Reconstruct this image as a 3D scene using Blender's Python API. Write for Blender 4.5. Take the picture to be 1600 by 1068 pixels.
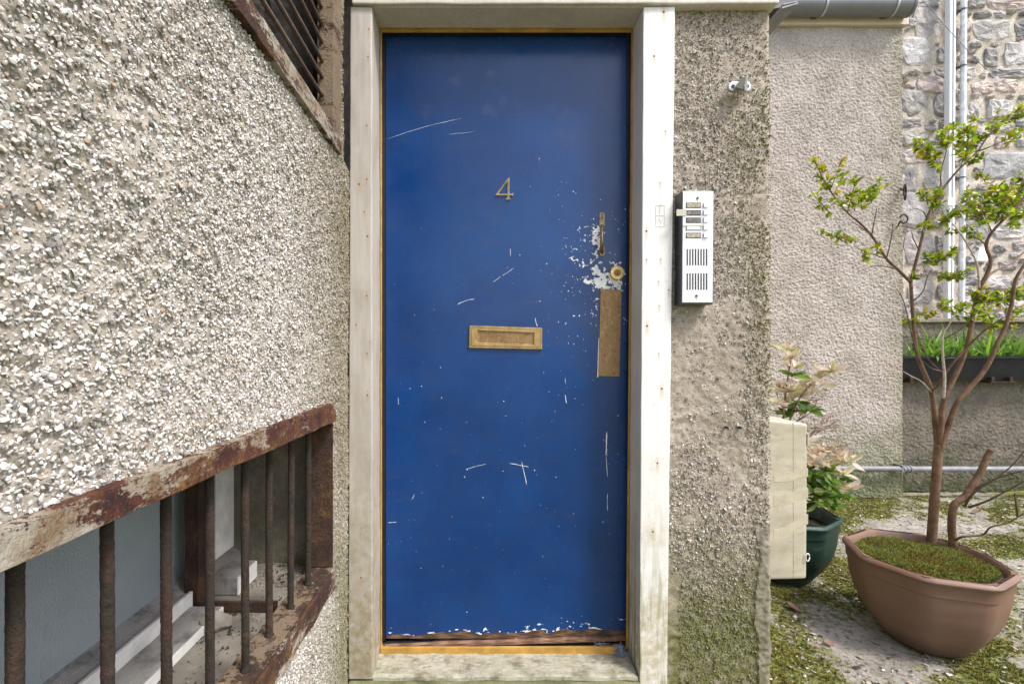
import bpy, bmesh, math, random
import numpy as np
from mathutils import Vector, Matrix, noise as mnoise

for o in list(bpy.data.objects): bpy.data.objects.remove(o)
scene = bpy.context.scene
COL = scene.collection
R = math.radians

# ------------------------------------------------------------------ camera, sky, sun, exposure
FPX, CX, CY, ZC = 760.0, 750.0, 549.0, 1.10      # focal length in photo pixels, vanishing point, eye height
cam_d = bpy.data.cameras.new('camera'); cam = bpy.data.objects.new('camera', cam_d); COL.objects.link(cam)
cam.location = (0, 0, ZC); cam.rotation_euler = (R(90), 0, 0)
cam_d.sensor_width = 36; cam_d.lens = 36 * FPX / 1600
cam_d.shift_x = (800 - CX) / 1600; cam_d.shift_y = (CY - 534) / 1600
cam_d.clip_start = 0.02; cam_d.clip_end = 500
scene.camera = cam

SUN_EL, SUN_AZ = 54, 128          # azimuth measured clockwise from +Y (north); light comes from the right, behind the viewer
world = bpy.data.worlds.new('World'); scene.world = world; world.use_nodes = True
wn = world.node_tree; wn.nodes.clear()
sky = wn.nodes.new('ShaderNodeTexSky'); sky.sky_type = 'NISHITA'; sky.sun_disc = False
sky.sun_elevation = R(SUN_EL); sky.sun_rotation = R(SUN_AZ); sky.air_density = 1.0; sky.dust_density = 3.0; sky.ozone_density = 0.6
bg = wn.nodes.new('ShaderNodeBackground'); bg.inputs[1].default_value = 0.13
wo = wn.nodes.new('ShaderNodeOutputWorld')
wn.links.new(sky.outputs[0], bg.inputs[0]); wn.links.new(bg.outputs[0], wo.inputs[0])
sun_d = bpy.data.lights.new('sun', 'SUN'); sun = bpy.data.objects.new('sun', sun_d); COL.objects.link(sun)
sun_d.energy = 1.5; sun_d.angle = R(11); sun_d.color = (1, 0.975, 0.94)
sd = Vector((math.sin(R(SUN_AZ)) * math.cos(R(SUN_EL)), math.cos(R(SUN_AZ)) * math.cos(R(SUN_EL)), math.sin(R(SUN_EL))))
sun.rotation_euler = sd.to_track_quat('Z', 'Y').to_euler(); sun.location = sd * 20
scene.view_settings.view_transform = 'Standard'; scene.view_settings.look = 'None'
scene.view_settings.gamma = 1; scene.view_settings.exposure = 1.36

# ------------------------------------------------------------------ helpers
rng = np.random.default_rng(7); random.seed(7)
def W(px, py, Y): return Vector(((px - CX) * Y / FPX, Y, ZC - (py - CY) * Y / FPX))
def XP(px, Y): return (px - CX) * Y / FPX
def ZP(py, Y): return ZC - (py - CY) * Y / FPX

def vnoise(p, seed=0):
    p = np.asarray(p, float); i = np.floor(p).astype(np.int64); f = p - i; f = f * f * (3 - 2 * f)
    def h(a, b, c):
        n = (a * 374761393 + b * 668265263 + c * 2147483647 + seed * 1274126177) & 0xffffffff
        n = ((n ^ (n >> 13)) * 1274126177) & 0xffffffff
        n = ((n ^ (n >> 16)) * 2246822519) & 0xffffffff
        return ((n ^ (n >> 15)) & 0xffffff) / 0xffffff
    r = 0
    for dx in (0, 1):
        for dy in (0, 1):
            for dz in (0, 1):
                w = (f[:, 0] if dx else 1 - f[:, 0]) * (f[:, 1] if dy else 1 - f[:, 1]) * (f[:, 2] if dz else 1 - f[:, 2])
                r = r + w * h(i[:, 0] + dx, i[:, 1] + dy, i[:, 2] + dz)
    return r
def fbm(p, sc, octv=4, seed=0):
    p = np.asarray(p, float) * sc; a = 0.5; s = 0; t = 0
    for k in range(octv): s = s + a * vnoise(p * 2 ** k + 17.3 * k, seed + k); t += a; a *= 0.5
    return s / t            # 0..1

class MB:
    def __init__(s): s.v = []; s.f = []
    def add(s, vs, fs):
        b = len(s.v); s.v += [tuple(v) for v in vs]; s.f += [tuple(b + i for i in f) for f in fs]; return s
    def hexa(s, p):   # p: 4 front (ccw seen from front), 4 back
        return s.add(p, [(0, 1, 2, 3), (7, 6, 5, 4), (0, 4, 5, 1), (1, 5, 6, 2), (2, 6, 7, 3), (3, 7, 4, 0)])
    def box(s, x0, x1, y0, y1, z0, z1):
        return s.hexa([(x0, y0, z0), (x1, y0, z0), (x1, y0, z1), (x0, y0, z1), (x0, y1, z0), (x1, y1, z0), (x1, y1, z1), (x0, y1, z1)])
    def tube(s, pts, rad, n=8, cap=True):
        pts = [Vector(p) for p in pts]; rad = rad if hasattr(rad, '__len__') else [rad] * len(pts)
        up = None; b = len(s.v)
        for i, p in enumerate(pts):
            t = (pts[min(i + 1, len(pts) - 1)] - pts[max(i - 1, 0)]).normalized()
            if up is None: up = t.orthogonal().normalized()
            up = (up - t * up.dot(t)).normalized(); w = t.cross(up)
            for k in range(n):
                a = 2 * math.pi * k / n; s.v.append(tuple(p + (up * math.cos(a) + w * math.sin(a)) * rad[i]))
        for i in range(len(pts) - 1):
            for k in range(n):
                a = b + i * n + k; c = b + i * n + (k + 1) % n; s.f.append((a, c, c + n, a + n))
        if cap:
            s.f.append(tuple(b + k for k in reversed(range(n)))); e = b + (len(pts) - 1) * n; s.f.append(tuple(e + k for k in range(n)))
        return s
    def disc(s, c, r, y0, y1, n=20):     # short cylinder facing -Y
        return s.tube([(c[0], y1, c[1]), (c[0], y0, c[1])], r, n)
    def prism(s, poly, y0, y1):          # polygon in X,Z extruded along Y
        n = len(poly)
        return s.add([(x, y0, z) for x, z in poly] + [(x, y1, z) for x, z in poly],
                     [tuple(range(n)), tuple(reversed(range(n, 2 * n)))] + [(i, i + n, (i + 1) % n + n, (i + 1) % n) for i in range(n)])
    def loft(s, rings, cap0=False, cap1=False):
        n = len(rings[0]); b = len(s.v)
        for r in rings: s.v += [tuple(p) for p in r]
        for i in range(len(rings) - 1):
            for k in range(n):
                a = b + i * n + k; c = b + i * n + (k + 1) % n; s.f.append((a, c, c + n, a + n))
        if cap0: s.f.append(tuple(b + k for k in reversed(range(n))))
        if cap1: e = b + (len(rings) - 1) * n; s.f.append(tuple(e + k for k in range(n)))
        return s

def link(name, me, mat, parent=None):
    o = bpy.data.objects.new(name, me); COL.objects.link(o)
    if mat and not me.materials: me.materials.append(mat)
    if parent is not None:
        o.parent = parent; o.matrix_parent_inverse = Matrix.Translation(parent.location).inverted()
    return o
def build(name, mb, mat, parent=None, bevel=0, seg=2, smooth=False, cuts=0, wob=0, wsc=20):
    me = bpy.data.meshes.new(name)
    bm = bmesh.new(); vs = [bm.verts.new(v) for v in mb.v]
    for f in mb.f:
        try: bm.faces.new([vs[i] for i in f])
        except ValueError: pass
    bmesh.ops.recalc_face_normals(bm, faces=bm.faces)
    if cuts:      # cut long edges so that a wobble can show
        for k in range(7):
            es = [e for e in bm.edges if e.calc_length() > cuts]
            if not es: break
            bmesh.ops.subdivide_edges(bm, edges=es, cuts=1, use_grid_fill=True)
    if bevel:
        es = [e for e in bm.edges if len(e.link_faces) == 2 and e.calc_face_angle(0) > 0.5]
        bmesh.ops.bevel(bm, geom=es, offset=bevel, segments=seg, profile=0.6, affect='EDGES', clamp_overlap=True)
    if wob:
        for v in bm.verts: v.co += mnoise.noise_vector(v.co * wsc) * wob
    bm.to_mesh(me); bm.free()
    if smooth: me.polygons.foreach_set('use_smooth', [True] * len(me.polygons))
    return link(name, me, mat, parent)
def thing(name, label, cat, loc=(0, 0, 0), group=None):
    o = bpy.data.objects.new(name, None); COL.objects.link(o); o.location = loc; o.empty_display_size = 0.05
    o['label'] = label; o['category'] = cat
    if group: o['group'] = group
    return o
def tag(o, label, cat, group=None):
    o['label'] = label; o['category'] = cat
    if group: o['group'] = group
    return o

def raw_mesh(name, V, F, col=None, smooth=False, attr=None):
    me = bpy.data.meshes.new(name); n = F.shape[1]
    me.vertices.add(len(V)); me.vertices.foreach_set('co', np.ascontiguousarray(V, np.float32).ravel())
    me.loops.add(F.size); me.loops.foreach_set('vertex_index', np.ascontiguousarray(F, np.int32).ravel())
    me.polygons.add(len(F)); me.polygons.foreach_set('loop_start', np.arange(0, F.size, n, dtype=np.int32))
    me.polygons.foreach_set('use_smooth', np.full(len(F), smooth))
    me.update(calc_edges=True); me.validate()
    if col is not None:
        a = me.attributes.new('Col', 'FLOAT_COLOR', 'POINT')
        a.data.foreach_set('color', np.c_[col, np.ones(len(col))].astype(np.float32).ravel())
    for k, d in (attr or {}).items():
        a = me.attributes.new(k, 'FLOAT', 'POINT'); a.data.foreach_set('value', d.astype(np.float32))
    return me
def grid(us, vs, fn, hole=None, attr=None):
    U, V = np.meshgrid(us, vs); nu, nv = len(us), len(vs)
    P = fn(U.ravel(), V.ravel())
    i = np.arange(nu * nv).reshape(nv, nu)
    F = np.stack([i[:-1, :-1], i[:-1, 1:], i[1:, 1:], i[1:, :-1]], -1).reshape(-1, 4)
    if hole is not None:
        cu = (U[:-1, :-1] + U[1:, 1:]).ravel() / 2; cv = (V[:-1, :-1] + V[1:, 1:]).ravel() / 2
        F = F[~hole(cu, cv)]
    return P, F
def merged(name, shapes, M, kind, col, mat, parent, smooth=False):
    Vs, Fs, Cs, b = [], [], [], 0
    for k, (sv, sf) in enumerate(shapes):
        m = M[kind == k]
        if not len(m): continue
        v = np.einsum('nij,vj->nvi', m[:, :3, :3], sv) + m[:, None, :3, 3]
        f = sf[None] + (np.arange(len(m)) * len(sv))[:, None, None] + b
        Vs.append(v.reshape(-1, 3)); Fs.append(f.reshape(-1, 3)); Cs.append(np.repeat(col[kind == k], len(sv), 0)); b += len(m) * len(sv)
    me = raw_mesh(name, np.concatenate(Vs), np.concatenate(Fs), np.concatenate(Cs), smooth)
    o = link(name, me, mat, parent); o['kind'] = 'stuff'; return o
def singles(name, shapes, M, kind, col, mat, parent, smooth=False):
    mes = []
    for sv, sf in shapes:
        me = raw_mesh(name, sv, sf, None, smooth); me.materials.append(mat); mes.append(me)
    for m, k, c in zip(M, kind, col):
        o = bpy.data.objects.new(name, mes[k]); COL.objects.link(o); o.parent = parent
        o.matrix_parent_inverse = Matrix.Translation(parent.location).inverted()
        o.matrix_basis = Matrix([list(r) for r in m]); o.color = (*c, 1)
def split_scatter(pname, sname, shapes, M, kind, col, mat1, matm, parent, n=300, smooth=False, size=None):
    P = M[:, :3, 3]; px = CX + P[:, 0] / P[:, 1] * FPX; py = CY - (P[:, 2] - ZC) / P[:, 1] * FPX
    inside = (px > 3) & (px < 1597) & (py > 3) & (py < 1065)
    s = np.linalg.norm(M[:, :3, :3], axis=(1, 2)) / np.maximum(P[:, 1], .05) * inside
    idx = np.argsort(-s)[:n]; rest = np.ones(len(M), bool); rest[idx] = False
    singles(pname, shapes, M[idx], kind[idx], col[idx], mat1, parent, smooth)
    if rest.any(): merged(sname, shapes, M[rest], kind[rest], col[rest], matm, parent, smooth)

def chip_shapes(n, k=10):
    out = []
    for i in range(n):
        p = rng.normal(size=(k, 3)); p /= np.linalg.norm(p, axis=1)[:, None]
        bm = bmesh.new(); [bm.verts.new(q) for q in p]
        bmesh.ops.convex_hull(bm, input=bm.verts); bmesh.ops.triangulate(bm, faces=bm.faces)
        bm.verts.index_update(); used = sorted({v.index for f in bm.faces for v in f.verts}); mp = {a: j for j, a in enumerate(used)}
        bm.verts.ensure_lookup_table()
        V = np.array([bm.verts[a].co[:] for a in used]); F = np.array([[mp[v.index] for v in f.verts] for f in bm.faces]); bm.free()
        out.append((V, F))
    return out
CHIPS = chip_shapes(16)
ROUND = chip_shapes(16, 13)
def frames(n, U, V, N, tilt):
    th = rng.uniform(0, 2 * np.pi, n); ph = rng.uniform(0, 2 * np.pi, n); ti = np.abs(rng.normal(0, tilt, n))
    c, s = np.cos(th), np.sin(th); Z = np.zeros(n); O = np.ones(n)
    Rz = np.stack([np.stack([c, -s, Z], -1), np.stack([s, c, Z], -1), np.stack([Z, Z, O], -1)], 1)
    a = np.stack([np.cos(ph), np.sin(ph), Z], -1); K = np.zeros((n, 3, 3))
    K[:, 0, 2] = a[:, 1]; K[:, 1, 2] = -a[:, 0]; K[:, 2, 0] = -a[:, 1]; K[:, 2, 1] = a[:, 0]
    Rt = np.eye(3)[None] + np.sin(ti)[:, None, None] * K + (1 - np.cos(ti))[:, None, None] * (K @ K)
    B = np.stack([U, V, N], 1)
    return B[None] @ Rt @ Rz
def mats4(Rm, S, P):
    M = np.zeros((len(P), 4, 4)); M[:, :3, :3] = Rm * S[:, None, :]; M[:, :3, 3] = P; M[:, 3, 3] = 1; return M

# ------------------------------------------------------------------ materials
class NT:
    def __init__(s, name, rough=0.7, metal=0, spec=0.5):
        s.m = bpy.data.materials.new(name); s.m.use_nodes = True; s.t = s.m.node_tree
        s.b = s.t.nodes['Principled BSDF']; s.b.inputs['Roughness'].default_value = rough
        s.b.inputs['Metallic'].default_value = metal; s.b.inputs['Specular IOR Level'].default_value = spec
        s.tc = s.t.nodes.new('ShaderNodeTexCoord'); s.co = s.tc.outputs['Object']
    def n(s, typ, ins=None, out=0, **pr):
        nd = s.t.nodes.new('ShaderNode' + typ)
        for k, v in pr.items(): setattr(nd, k, v)
        for k, v in (ins or {}).items():
            if isinstance(v, bpy.types.NodeSocket): s.t.links.new(v, nd.inputs[k])
            elif v is not None:
                if isinstance(v, (tuple, list)) and len(v) == 3 and nd.inputs[k].type == 'RGBA': v = (*v, 1)
                nd.inputs[k].default_value = v
        return nd.outputs[out]
    def sc(s, v, vec=None): return s.n('Mapping', {'Vector': vec or s.co, 'Scale': v})
    def noise(s, scale, det=4, rough=0.55, vec=None, dist=0): return s.n('TexNoise', {'Vector': vec or s.co, 'Scale': scale, 'Detail': det, 'Roughness': rough, 'Distortion': dist})
    def vor(s, scale, vec=None, out=0, feature='F1'): return s.n('TexVoronoi', {'Vector': vec or s.co, 'Scale': scale}, out=out, feature=feature)
    def step(s, f, a, b, lo=0.0, hi=1.0): return s.n('MapRange', {0: f, 1: a, 2: b, 3: lo, 4: hi})
    def mix(s, f, a, b, mode='MIX'): return s.n('Mix', {0: f, 6: a, 7: b}, out=2, data_type='RGBA', blend_type=mode)
    def math(s, op, a, b=None): return s.n('Math', {0: a, 1: b}, operation=op)
    def xyz(s, i): return s.n('SeparateXYZ', {0: s.co}, out=i)
    def geoxyz(s, i): return s.n('SeparateXYZ', {0: s.n('NewGeometry', out=0)}, out=i)
    def ramp(s, f, stops):
        nd = s.t.nodes.new('ShaderNodeValToRGB'); s.t.links.new(f, nd.inputs[0]); e = nd.color_ramp.elements
        while len(e) < len(stops): e.new(0.5)
        for el, (p, c) in zip(e, stops): el.position = p; el.color = (*c, 1)
        return nd.outputs[0]
    def set(s, **k):
        for key, v in k.items():
            i = s.b.inputs[key.replace('_', ' ')]
            if isinstance(v, bpy.types.NodeSocket): s.t.links.new(v, i)
            else: i.default_value = (*v, 1) if isinstance(v, tuple) and len(v) == 3 else v
        return s
    def bump(s, h, st=0.5, d=0.002, prev=None):
        nd = s.t.nodes.new('ShaderNodeBump'); nd.inputs['Strength'].default_value = st; nd.inputs['Distance'].default_value = d
        s.t.links.new(h, nd.inputs['Height'])
        if prev is not None: s.t.links.new(prev, nd.inputs['Normal'])
        s.t.links.new(nd.outputs[0], s.b.inputs['Normal']); return nd.outputs[0]

def simple(name, col, rough=0.6, metal=0, var=0.25, nsc=30, bsc=200, bd=0.0006, spec=0.5):
    s = NT(name, rough, metal, spec)
    f = s.noise(nsc, 5); c = s.mix(s.step(f, .3, .7), tuple(x * (1 - var) for x in col), tuple(min(1, x * (1 + var)) for x in col))
    s.set(Base_Color=c, Roughness=s.step(s.noise(nsc * 2.3, 4), .3, .7, rough * .8, min(1, rough * 1.2)))
    s.bump(s.noise(bsc, 3), .5, bd); return s.m

def attr_mat(name, objcol, rough=0.7, grain=300, leaf=False, tint=(1.3, 1.5, .6)):
    s = NT(name, rough)
    c = s.n('ObjectInfo', out=1) if objcol else s.n('Attribute', out=0, attribute_name='Col')
    gp = s.n('NewGeometry', out=0)
    f = s.noise(grain, 3, vec=gp)
    c = s.mix(s.step(f, .3, .75), s.mix(1, c, (.78, .76, .74), 'MULTIPLY'), c)
    s.set(Base_Color=c)
    if leaf:
        s.set(Roughness=0.38); s.b.inputs['Specular IOR Level'].default_value = .45
        tr = s.n('BsdfTranslucent', {'Color': s.mix(1, c, tint, 'MULTIPLY')})
        mx = s.n('MixShader', {0: .35, 1: s.b.outputs[0], 2: tr})
        s.t.links.new(mx, s.t.nodes['Material Output'].inputs[0])
    else: s.bump(f, .6, .0012)
    return s.m
M_PEB, M_PEB1 = attr_mat('pebble', False), attr_mat('pebble_single', True)
M_LEAF, M_LEAF1 = attr_mat('leaf', False, leaf=True), attr_mat('leaf_single', True, leaf=True)
M_PALE, M_PALE1 = attr_mat('pale_leaf', False, leaf=True, tint=(1.1, 1.05, .9)), attr_mat('pale_leaf_single', True, leaf=True, tint=(1.1, 1.05, .9))
M_CHIP = attr_mat('debris', False)

def m_render(name, a, b, green, zlo, zhi, grain=90, bump=.004):
    s = NT(name, .9, spec=.2); g = s.geoxyz(2)
    f = s.noise(7, 6); c = s.mix(s.step(f, .35, .65), a, b)
    c = s.mix(s.step(s.noise(grain, 4), .35, .7), s.mix(1, c, (.72, .7, .68), 'MULTIPLY'), c)
    k = s.math('MULTIPLY', s.step(s.math('ADD', g, s.step(s.noise(9, 5), .2, .8, -.22, .22)), zlo, zhi, 1, 0), s.step(s.noise(45, 4), .3, .6, .35, 1))
    c = s.mix(k, c, green); s.set(Base_Color=c)
    s.bump(s.noise(grain * 1.6, 5, .65), .9, bump); return s
_s = m_render('mortar_render', (.30, .27, .225), (.46, .42, .365), (.13, .13, .05), -.2, .3)
_c = _s.b.inputs['Base Color'].links[0].from_socket      # grime in the corner by the door
_k = _s.math('MULTIPLY', _s.step(_s.math('ADD', _s.xyz(1), _s.step(_s.noise(9, 5), .2, .8, -.15, .15)), 1.05, 1.45, 0, .8), _s.step(_s.noise(50, 4), .3, .6, .5, 1))
_s.set(Base_Color=_s.mix(_k, _c, (.17, .145, .085))); M_MORT = _s.m
M_PIER = m_render('pier_render', (.37, .32, .26), (.48, .42, .355), (.12, .125, .035), .22, .72).m
_s = m_render('harled_render', (.43, .38, .34), (.54, .485, .44), (.115, .14, .05), .12, .62, 60, .004)
_c = _s.b.inputs['Base Color'].links[0].from_socket      # damp stain along the outer corner, faint rain streaks
_k = _s.math('MULTIPLY', _s.step(_s.math('ADD', _s.xyz(0), _s.step(_s.noise(5, 5), .2, .8, -.12, .12)), 2.98, 3.2, 0, .6), _s.step(_s.noise(40, 4), .3, .6, .4, 1))
_c = _s.mix(_k, _c, (.20, .185, .10)); _c = _s.mix(_s.step(_s.noise(3, 5, vec=_s.sc((4, 1, .5))), .5, .75, 0, .3), _c, (.27, .24, .2)); _s.set(Base_Color=_c); M_HARL = _s.m
M_RETAIN = m_render('dark_retaining_render', (.17, .15, .12), (.24, .21, .17), (.06, .075, .03), .05, .35, 50, .008).m
M_CEM = m_render('cement_patch', (.24, .215, .17), (.34, .31, .25), (.13, .125, .06), .0, .5, 40, .004).m
M_DARK = simple('dark_void', (.012, .011, .01), .95, nsc=12)
M_VOID = simple('dark_void_rubble', (.05, .042, .036), .95, var=.6, nsc=9, bsc=40, bd=.01)  # rough stone with the shade of the vent interior put into its colour
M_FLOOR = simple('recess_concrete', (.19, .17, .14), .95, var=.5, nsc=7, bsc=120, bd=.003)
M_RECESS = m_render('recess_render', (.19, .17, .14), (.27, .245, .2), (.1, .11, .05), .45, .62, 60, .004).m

def m_paintwood(name, base, dirt, nails, streak=.5, alg=0, low_top=.75, low_amt=.75):
    s = NT(name, .55); z = s.xyz(2)
    grain = s.noise(9, 6, .6, vec=s.sc((9, 9, .7)))
    c = s.mix(s.step(grain, .35, .7), base, tuple(x * .86 for x in base))
    c = s.mix(s.step(s.noise(5, 6, vec=s.sc((3, 3, 1))), .5, .75, 0, streak), c, dirt)
    low = s.math('MULTIPLY', s.step(s.math('ADD', z, s.step(s.noise(6, 5), .2, .8, -.3, .3)), .15, low_top, 1, 0), s.step(s.noise(35, 6, .65), .35, .62, .25, 1))
    c = s.mix(s.math('MULTIPLY', low, low_amt), c, (.24, .195, .10) if low_amt > .8 else (.36, .29, .14))
    if alg: c = s.mix(s.math('MULTIPLY', s.step(s.noise(4, 5, vec=s.sc((14, 14, 1.2))), .48, .62), s.step(z, .1, .6, 1, 0)), c, (.16, .19, .05))
    fine = s.step(s.noise(110, 5, .7), .6, .72, 0, .55); c = s.mix(fine, c, (.2, .17, .13))
    for (x, zz, r) in nails:
        d = s.n('VectorMath', {0: s.sc((1, 0, 1)), 1: (x, 0, zz)}, out='Value', operation='DISTANCE')
        d2 = s.n('VectorMath', {0: s.sc((1, 0, .28)), 1: (x, 0, (zz - .007) * .28)}, out='Value', operation='DISTANCE')
        c = s.mix(s.step(d2, 0, r * 2.2, .5, 0), c, (.45, .25, .08)); c = s.mix(s.step(d, r * .55, r * .8, 1, 0), c, (.05, .03, .015))
    s.set(Base_Color=c, Roughness=s.step(grain, .3, .7, .45, .7)); s.bump(grain, .35, .0015, s.bump(s.noise(60, 5), .25, .001)); return s.m
def nails(lst, Y=1.48): return [(XP(x, Y), ZP(y, Y), r) for x, y, r in lst]
M_JL = m_paintwood('old_cream_paint', (.46, .43, .385), (.33, .29, .235), nails([(576, 46, .003), (575, 89, .003), (573, 196, .003), (573, 280, .0035), (561, 288, .004), (569, 331, .003), (574, 369, .004), (573, 462, .003), (556, 507, .003), (573, 552, .003), (574, 617, .0035), (564, 902, .0035), (575, 1020, .003)]), .9, 0, 1.0, .95)
M_JR = m_paintwood('white_paint', (.80, .79, .775), (.62, .57, .49), nails([(1037, 19, .005), (1022, 88, .0045), (1040, 205, .003), (1010, 361, .0045), (1045, 453, .0035), (1011, 509, .0045), (1034, 607, .0045), (1031, 286, .0025), (1010, 406, .003), (1032, 405, .0025), (1029, 440, .0025), (1030, 478, .0025), (1029, 552, .0025), (1027, 723, .004), (1020, 830, .004)]), .3, 1)
M_WH = m_paintwood('faded_white_paint', (.60, .55, .49), (.42, .37, .31), [], .6)
def m_sill():
    s = NT('weathered_sill', .8)
    f = s.noise(12, 6, .65, vec=s.sc((2, 6, 6))); c = s.ramp(f, [(.28, (.12, .105, .08)), (.42, (.38, .36, .30)), (.54, (.27, .27, .19)), (.7, (.40, .33, .28))])
    c = s.mix(s.step(s.noise(28, 9, .78, vec=s.sc((.6, 1, 1))), .46, .62, 0, .9), c, (.12, .105, .065)); s.set(Base_Color=c); s.bump(f, .6, .004, s.bump(s.noise(120, 4), .4, .002)); return s.m
M_SILL = m_sill()
def m_mossbeam():
    s = NT('mossy_step', .95); f = s.noise(14, 6); c = s.ramp(f, [(.3, (.05, .055, .02)), (.55, (.13, .14, .06)), (.75, (.2, .19, .11))]); s.set(Base_Color=c); s.bump(s.noise(90, 5), .8, .004); return s.m
M_STEP = m_mossbeam()
M_YEL = simple('ochre_metal_strip', (.42, .235, .05), .4, 0, .3, 25, 300, .0004)
M_GAP_TRIM = simple('black_gap_and_trim', (.012, .012, .014), .5)  # near-black for shade in the door gaps, also for small dark fittings

def m_blue():
    s = NT('blue_gloss_paint', .25, spec=.42); z = s.xyz(2)
    f = s.noise(3.2, 6, .6); c = s.mix(s.step(f, .3, .7), (.0022, .027, .125), (.0028, .048, .195))
    c = s.mix(s.step(s.noise(14, 7, .65, vec=s.sc((1, 1, 2))), .5, .75, 0, .3), c, (.03, .05, .115))     # chalky rubbed paint
    c = s.mix(s.math('MULTIPLY', s.step(s.noise(11, 4), .6, .72), s.step(z, 1.75, 2.1, 0, .4)), c, (.14, .16, .22))  # sky reflection put into the colour: greyer patches towards the door's top
    c = s.mix(s.step(s.noise(420, 2), .68, .75, 0, .3), c, (.03, .05, .1))
    s.set(Base_Color=c, Roughness=s.step(s.noise(6, 5), .3, .7, .17, .36))
    s.b.inputs['Coat Weight'].default_value = .15; s.b.inputs['Coat Roughness'].default_value = .16
    br = s.noise(40, 3, vec=s.sc((5, 5, .6)))
    s.bump(br, .2, .0014, s.bump(s.noise(260, 2), .1, .0006, s.bump(s.noise(3.5, 2), .25, .004))); return s.m
M_BLUE = m_blue()
M_CHIPW = simple('white_undercoat', (.80, .80, .82), .7, bd=.0003)
def m_wood(name, a, b, rough=.85, gsc=(1, 6, 30)):
    s = NT(name, rough); f = s.noise(8, 7, .65, vec=s.sc((2, 2, 2))); g = s.n('TexWave', {'Vector': s.sc(gsc), 'Scale': 4.0, 'Distortion': 6.0, 'Detail': 3.0}, out=1)
    c = s.mix(s.step(g, .2, .8), a, b); c = s.mix(s.step(f, .5, .7), c, tuple(x * .45 for x in a)); s.set(Base_Color=c); s.bump(g, .5, .002, s.bump(s.noise(90, 5), .5, .002)); return s.m
M_RAW = m_wood('bare_door_wood', (.075, .04, .022), (.16, .09, .05))
M_STRIPW = m_wood('worn_drip_wood', (.16, .085, .05), (.26, .15, .10))
M_GREYW = m_wood('weathered_grey_wood', (.20, .19, .175), (.36, .345, .32), gsc=(26, 1.2, 26))
M_WHW = simple('flaking_white_wood', (.62, .60, .56), .75, var=.2, nsc=20)

def m_brass(name, a, b, rough=.42):
    s = NT(name, rough, .75); f = s.noise(30, 6, .6); c = s.mix(s.step(f, .35, .68), a, b); c = s.mix(s.step(s.noise(120, 4), .56, .7), c, tuple(x * .5 for x in a)); c = s.mix(s.step(s.noise(90, 5, .7, vec=s.sc((1, 1, .35))), .56, .68, 0, .5), c, tuple(min(1, x * 1.8) for x in b))
    s.set(Base_Color=c, Roughness=s.step(f, .3, .7, rough - .08, rough + .15)); s.bump(s.noise(160, 4), .3, .0008); return s.m
M_BRASS = m_brass('aged_brass', (.38, .25, .10), (.52, .37, .17))
M_BRONZE = m_brass('worn_bronze_plate', (.27, .165, .075), (.36, .235, .12), .5)
M_HANDLE = m_brass('tarnished_bronze', (.20, .145, .08), (.34, .26, .15))
M_LOCK = m_brass('polished_brass', (.58, .40, .13), (.7, .52, .22), .3)
M_BRIGHTEDGE = simple('clean_edge', (.7, .7, .72), .5)
M_ALU = simple('brushed_aluminium', (.70, .70, .71), .42, .35, .06, 60, 400, .0002)
M_BODY = simple('dark_grey_plastic', (.075, .08, .095), .5, var=.15)
M_BTN = simple('white_plastic_button', (.75, .75, .74), .35, var=.06)
M_LBL = simple('faded_paper_label', (.35, .31, .22), .6, var=.5, nsc=160)
M_LBLD = simple('grimy_label', (.16, .14, .12), .6, var=.7, nsc=190)
M_LBLW = simple('white_label', (.80, .80, .78), .5, var=.05)
M_TAPE = simple('yellowed_tape', (.55, .52, .42), .25, var=.15)
M_TAPEB = simple('clear_tape_on_cream', (.46, .41, .31), .3, var=.12, nsc=25)
M_SLOT = simple('slot_black', (.01, .01, .012), .8)
M_RSCREW = simple('rusty_screw', (.16, .07, .03), .8)
M_ZINC = simple('grey_galvanised_metal', (.42, .43, .44), .4, .5, .15)

def m_rust(name, flake=0.0, warm=1.0, paint=(.55, .52, .44)):
    s = NT(name, .85, spec=.3); f = s.noise(22, 7, .65)
    c = s.ramp(f, [(.3, (.020, .013, .011)), (.45, (.045 * warm, .025, .018)), (.58, (.075 * warm, .042 * warm ** .75, .022)), (.68, (.13 * warm, .066 * warm ** .85, .028)), (.80, (.24 * warm, .115 * warm ** .85, .035))])
    c = s.mix(s.step(s.noise(140, 4), .5, .7), c, (.03, .017, .014)); c = s.mix(s.step(s.noise(330, 3), .55, .7, 0, .6), c, (.085, .048, .042))
    if flake:
        m = s.math('ADD', s.noise(9, 10, .82, vec=s.sc((1, .8, 3.2)), dist=.15), s.step(s.noise(3.1, 3, vec=s.sc((1, 1, 2))), .3, .7, -.12, .12))
        m = s.math('ADD', m, s.step(s.noise(170, 4, .7), .25, .75, -.07, .07)); m = s.step(m, .655 - flake * .2, .69 - flake * .2, 0, .88)
        pc = s.mix(s.step(s.noise(30, 5), .35, .65), paint, (.24, .17, .10)); c = s.mix(m, c, pc)
    s.set(Base_Color=c); s.bump(s.noise(210, 5, .7), 1, .004, s.bump(s.noise(70, 5, .7), .9, .004)); return s.m
M_RUST = m_rust('rusty_iron'); M_BAR = m_rust('dark_rusty_bar', 0, .62)
M_RUSTP = m_rust('rust_with_flaking_paint', .66, 2.0, (.44, .41, .34)); M_RUSTS = m_rust('rust_brown_ledge', 1.15, .9, (.20, .155, .115)); M_RUSTF = m_rust('rust_edge_flaking_paint', .95, 1.4, (.47, .44, .37))
M_VBAR = simple('brown_vent_bar', (.12, .082, .062), .7, var=.4, nsc=40)
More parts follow.
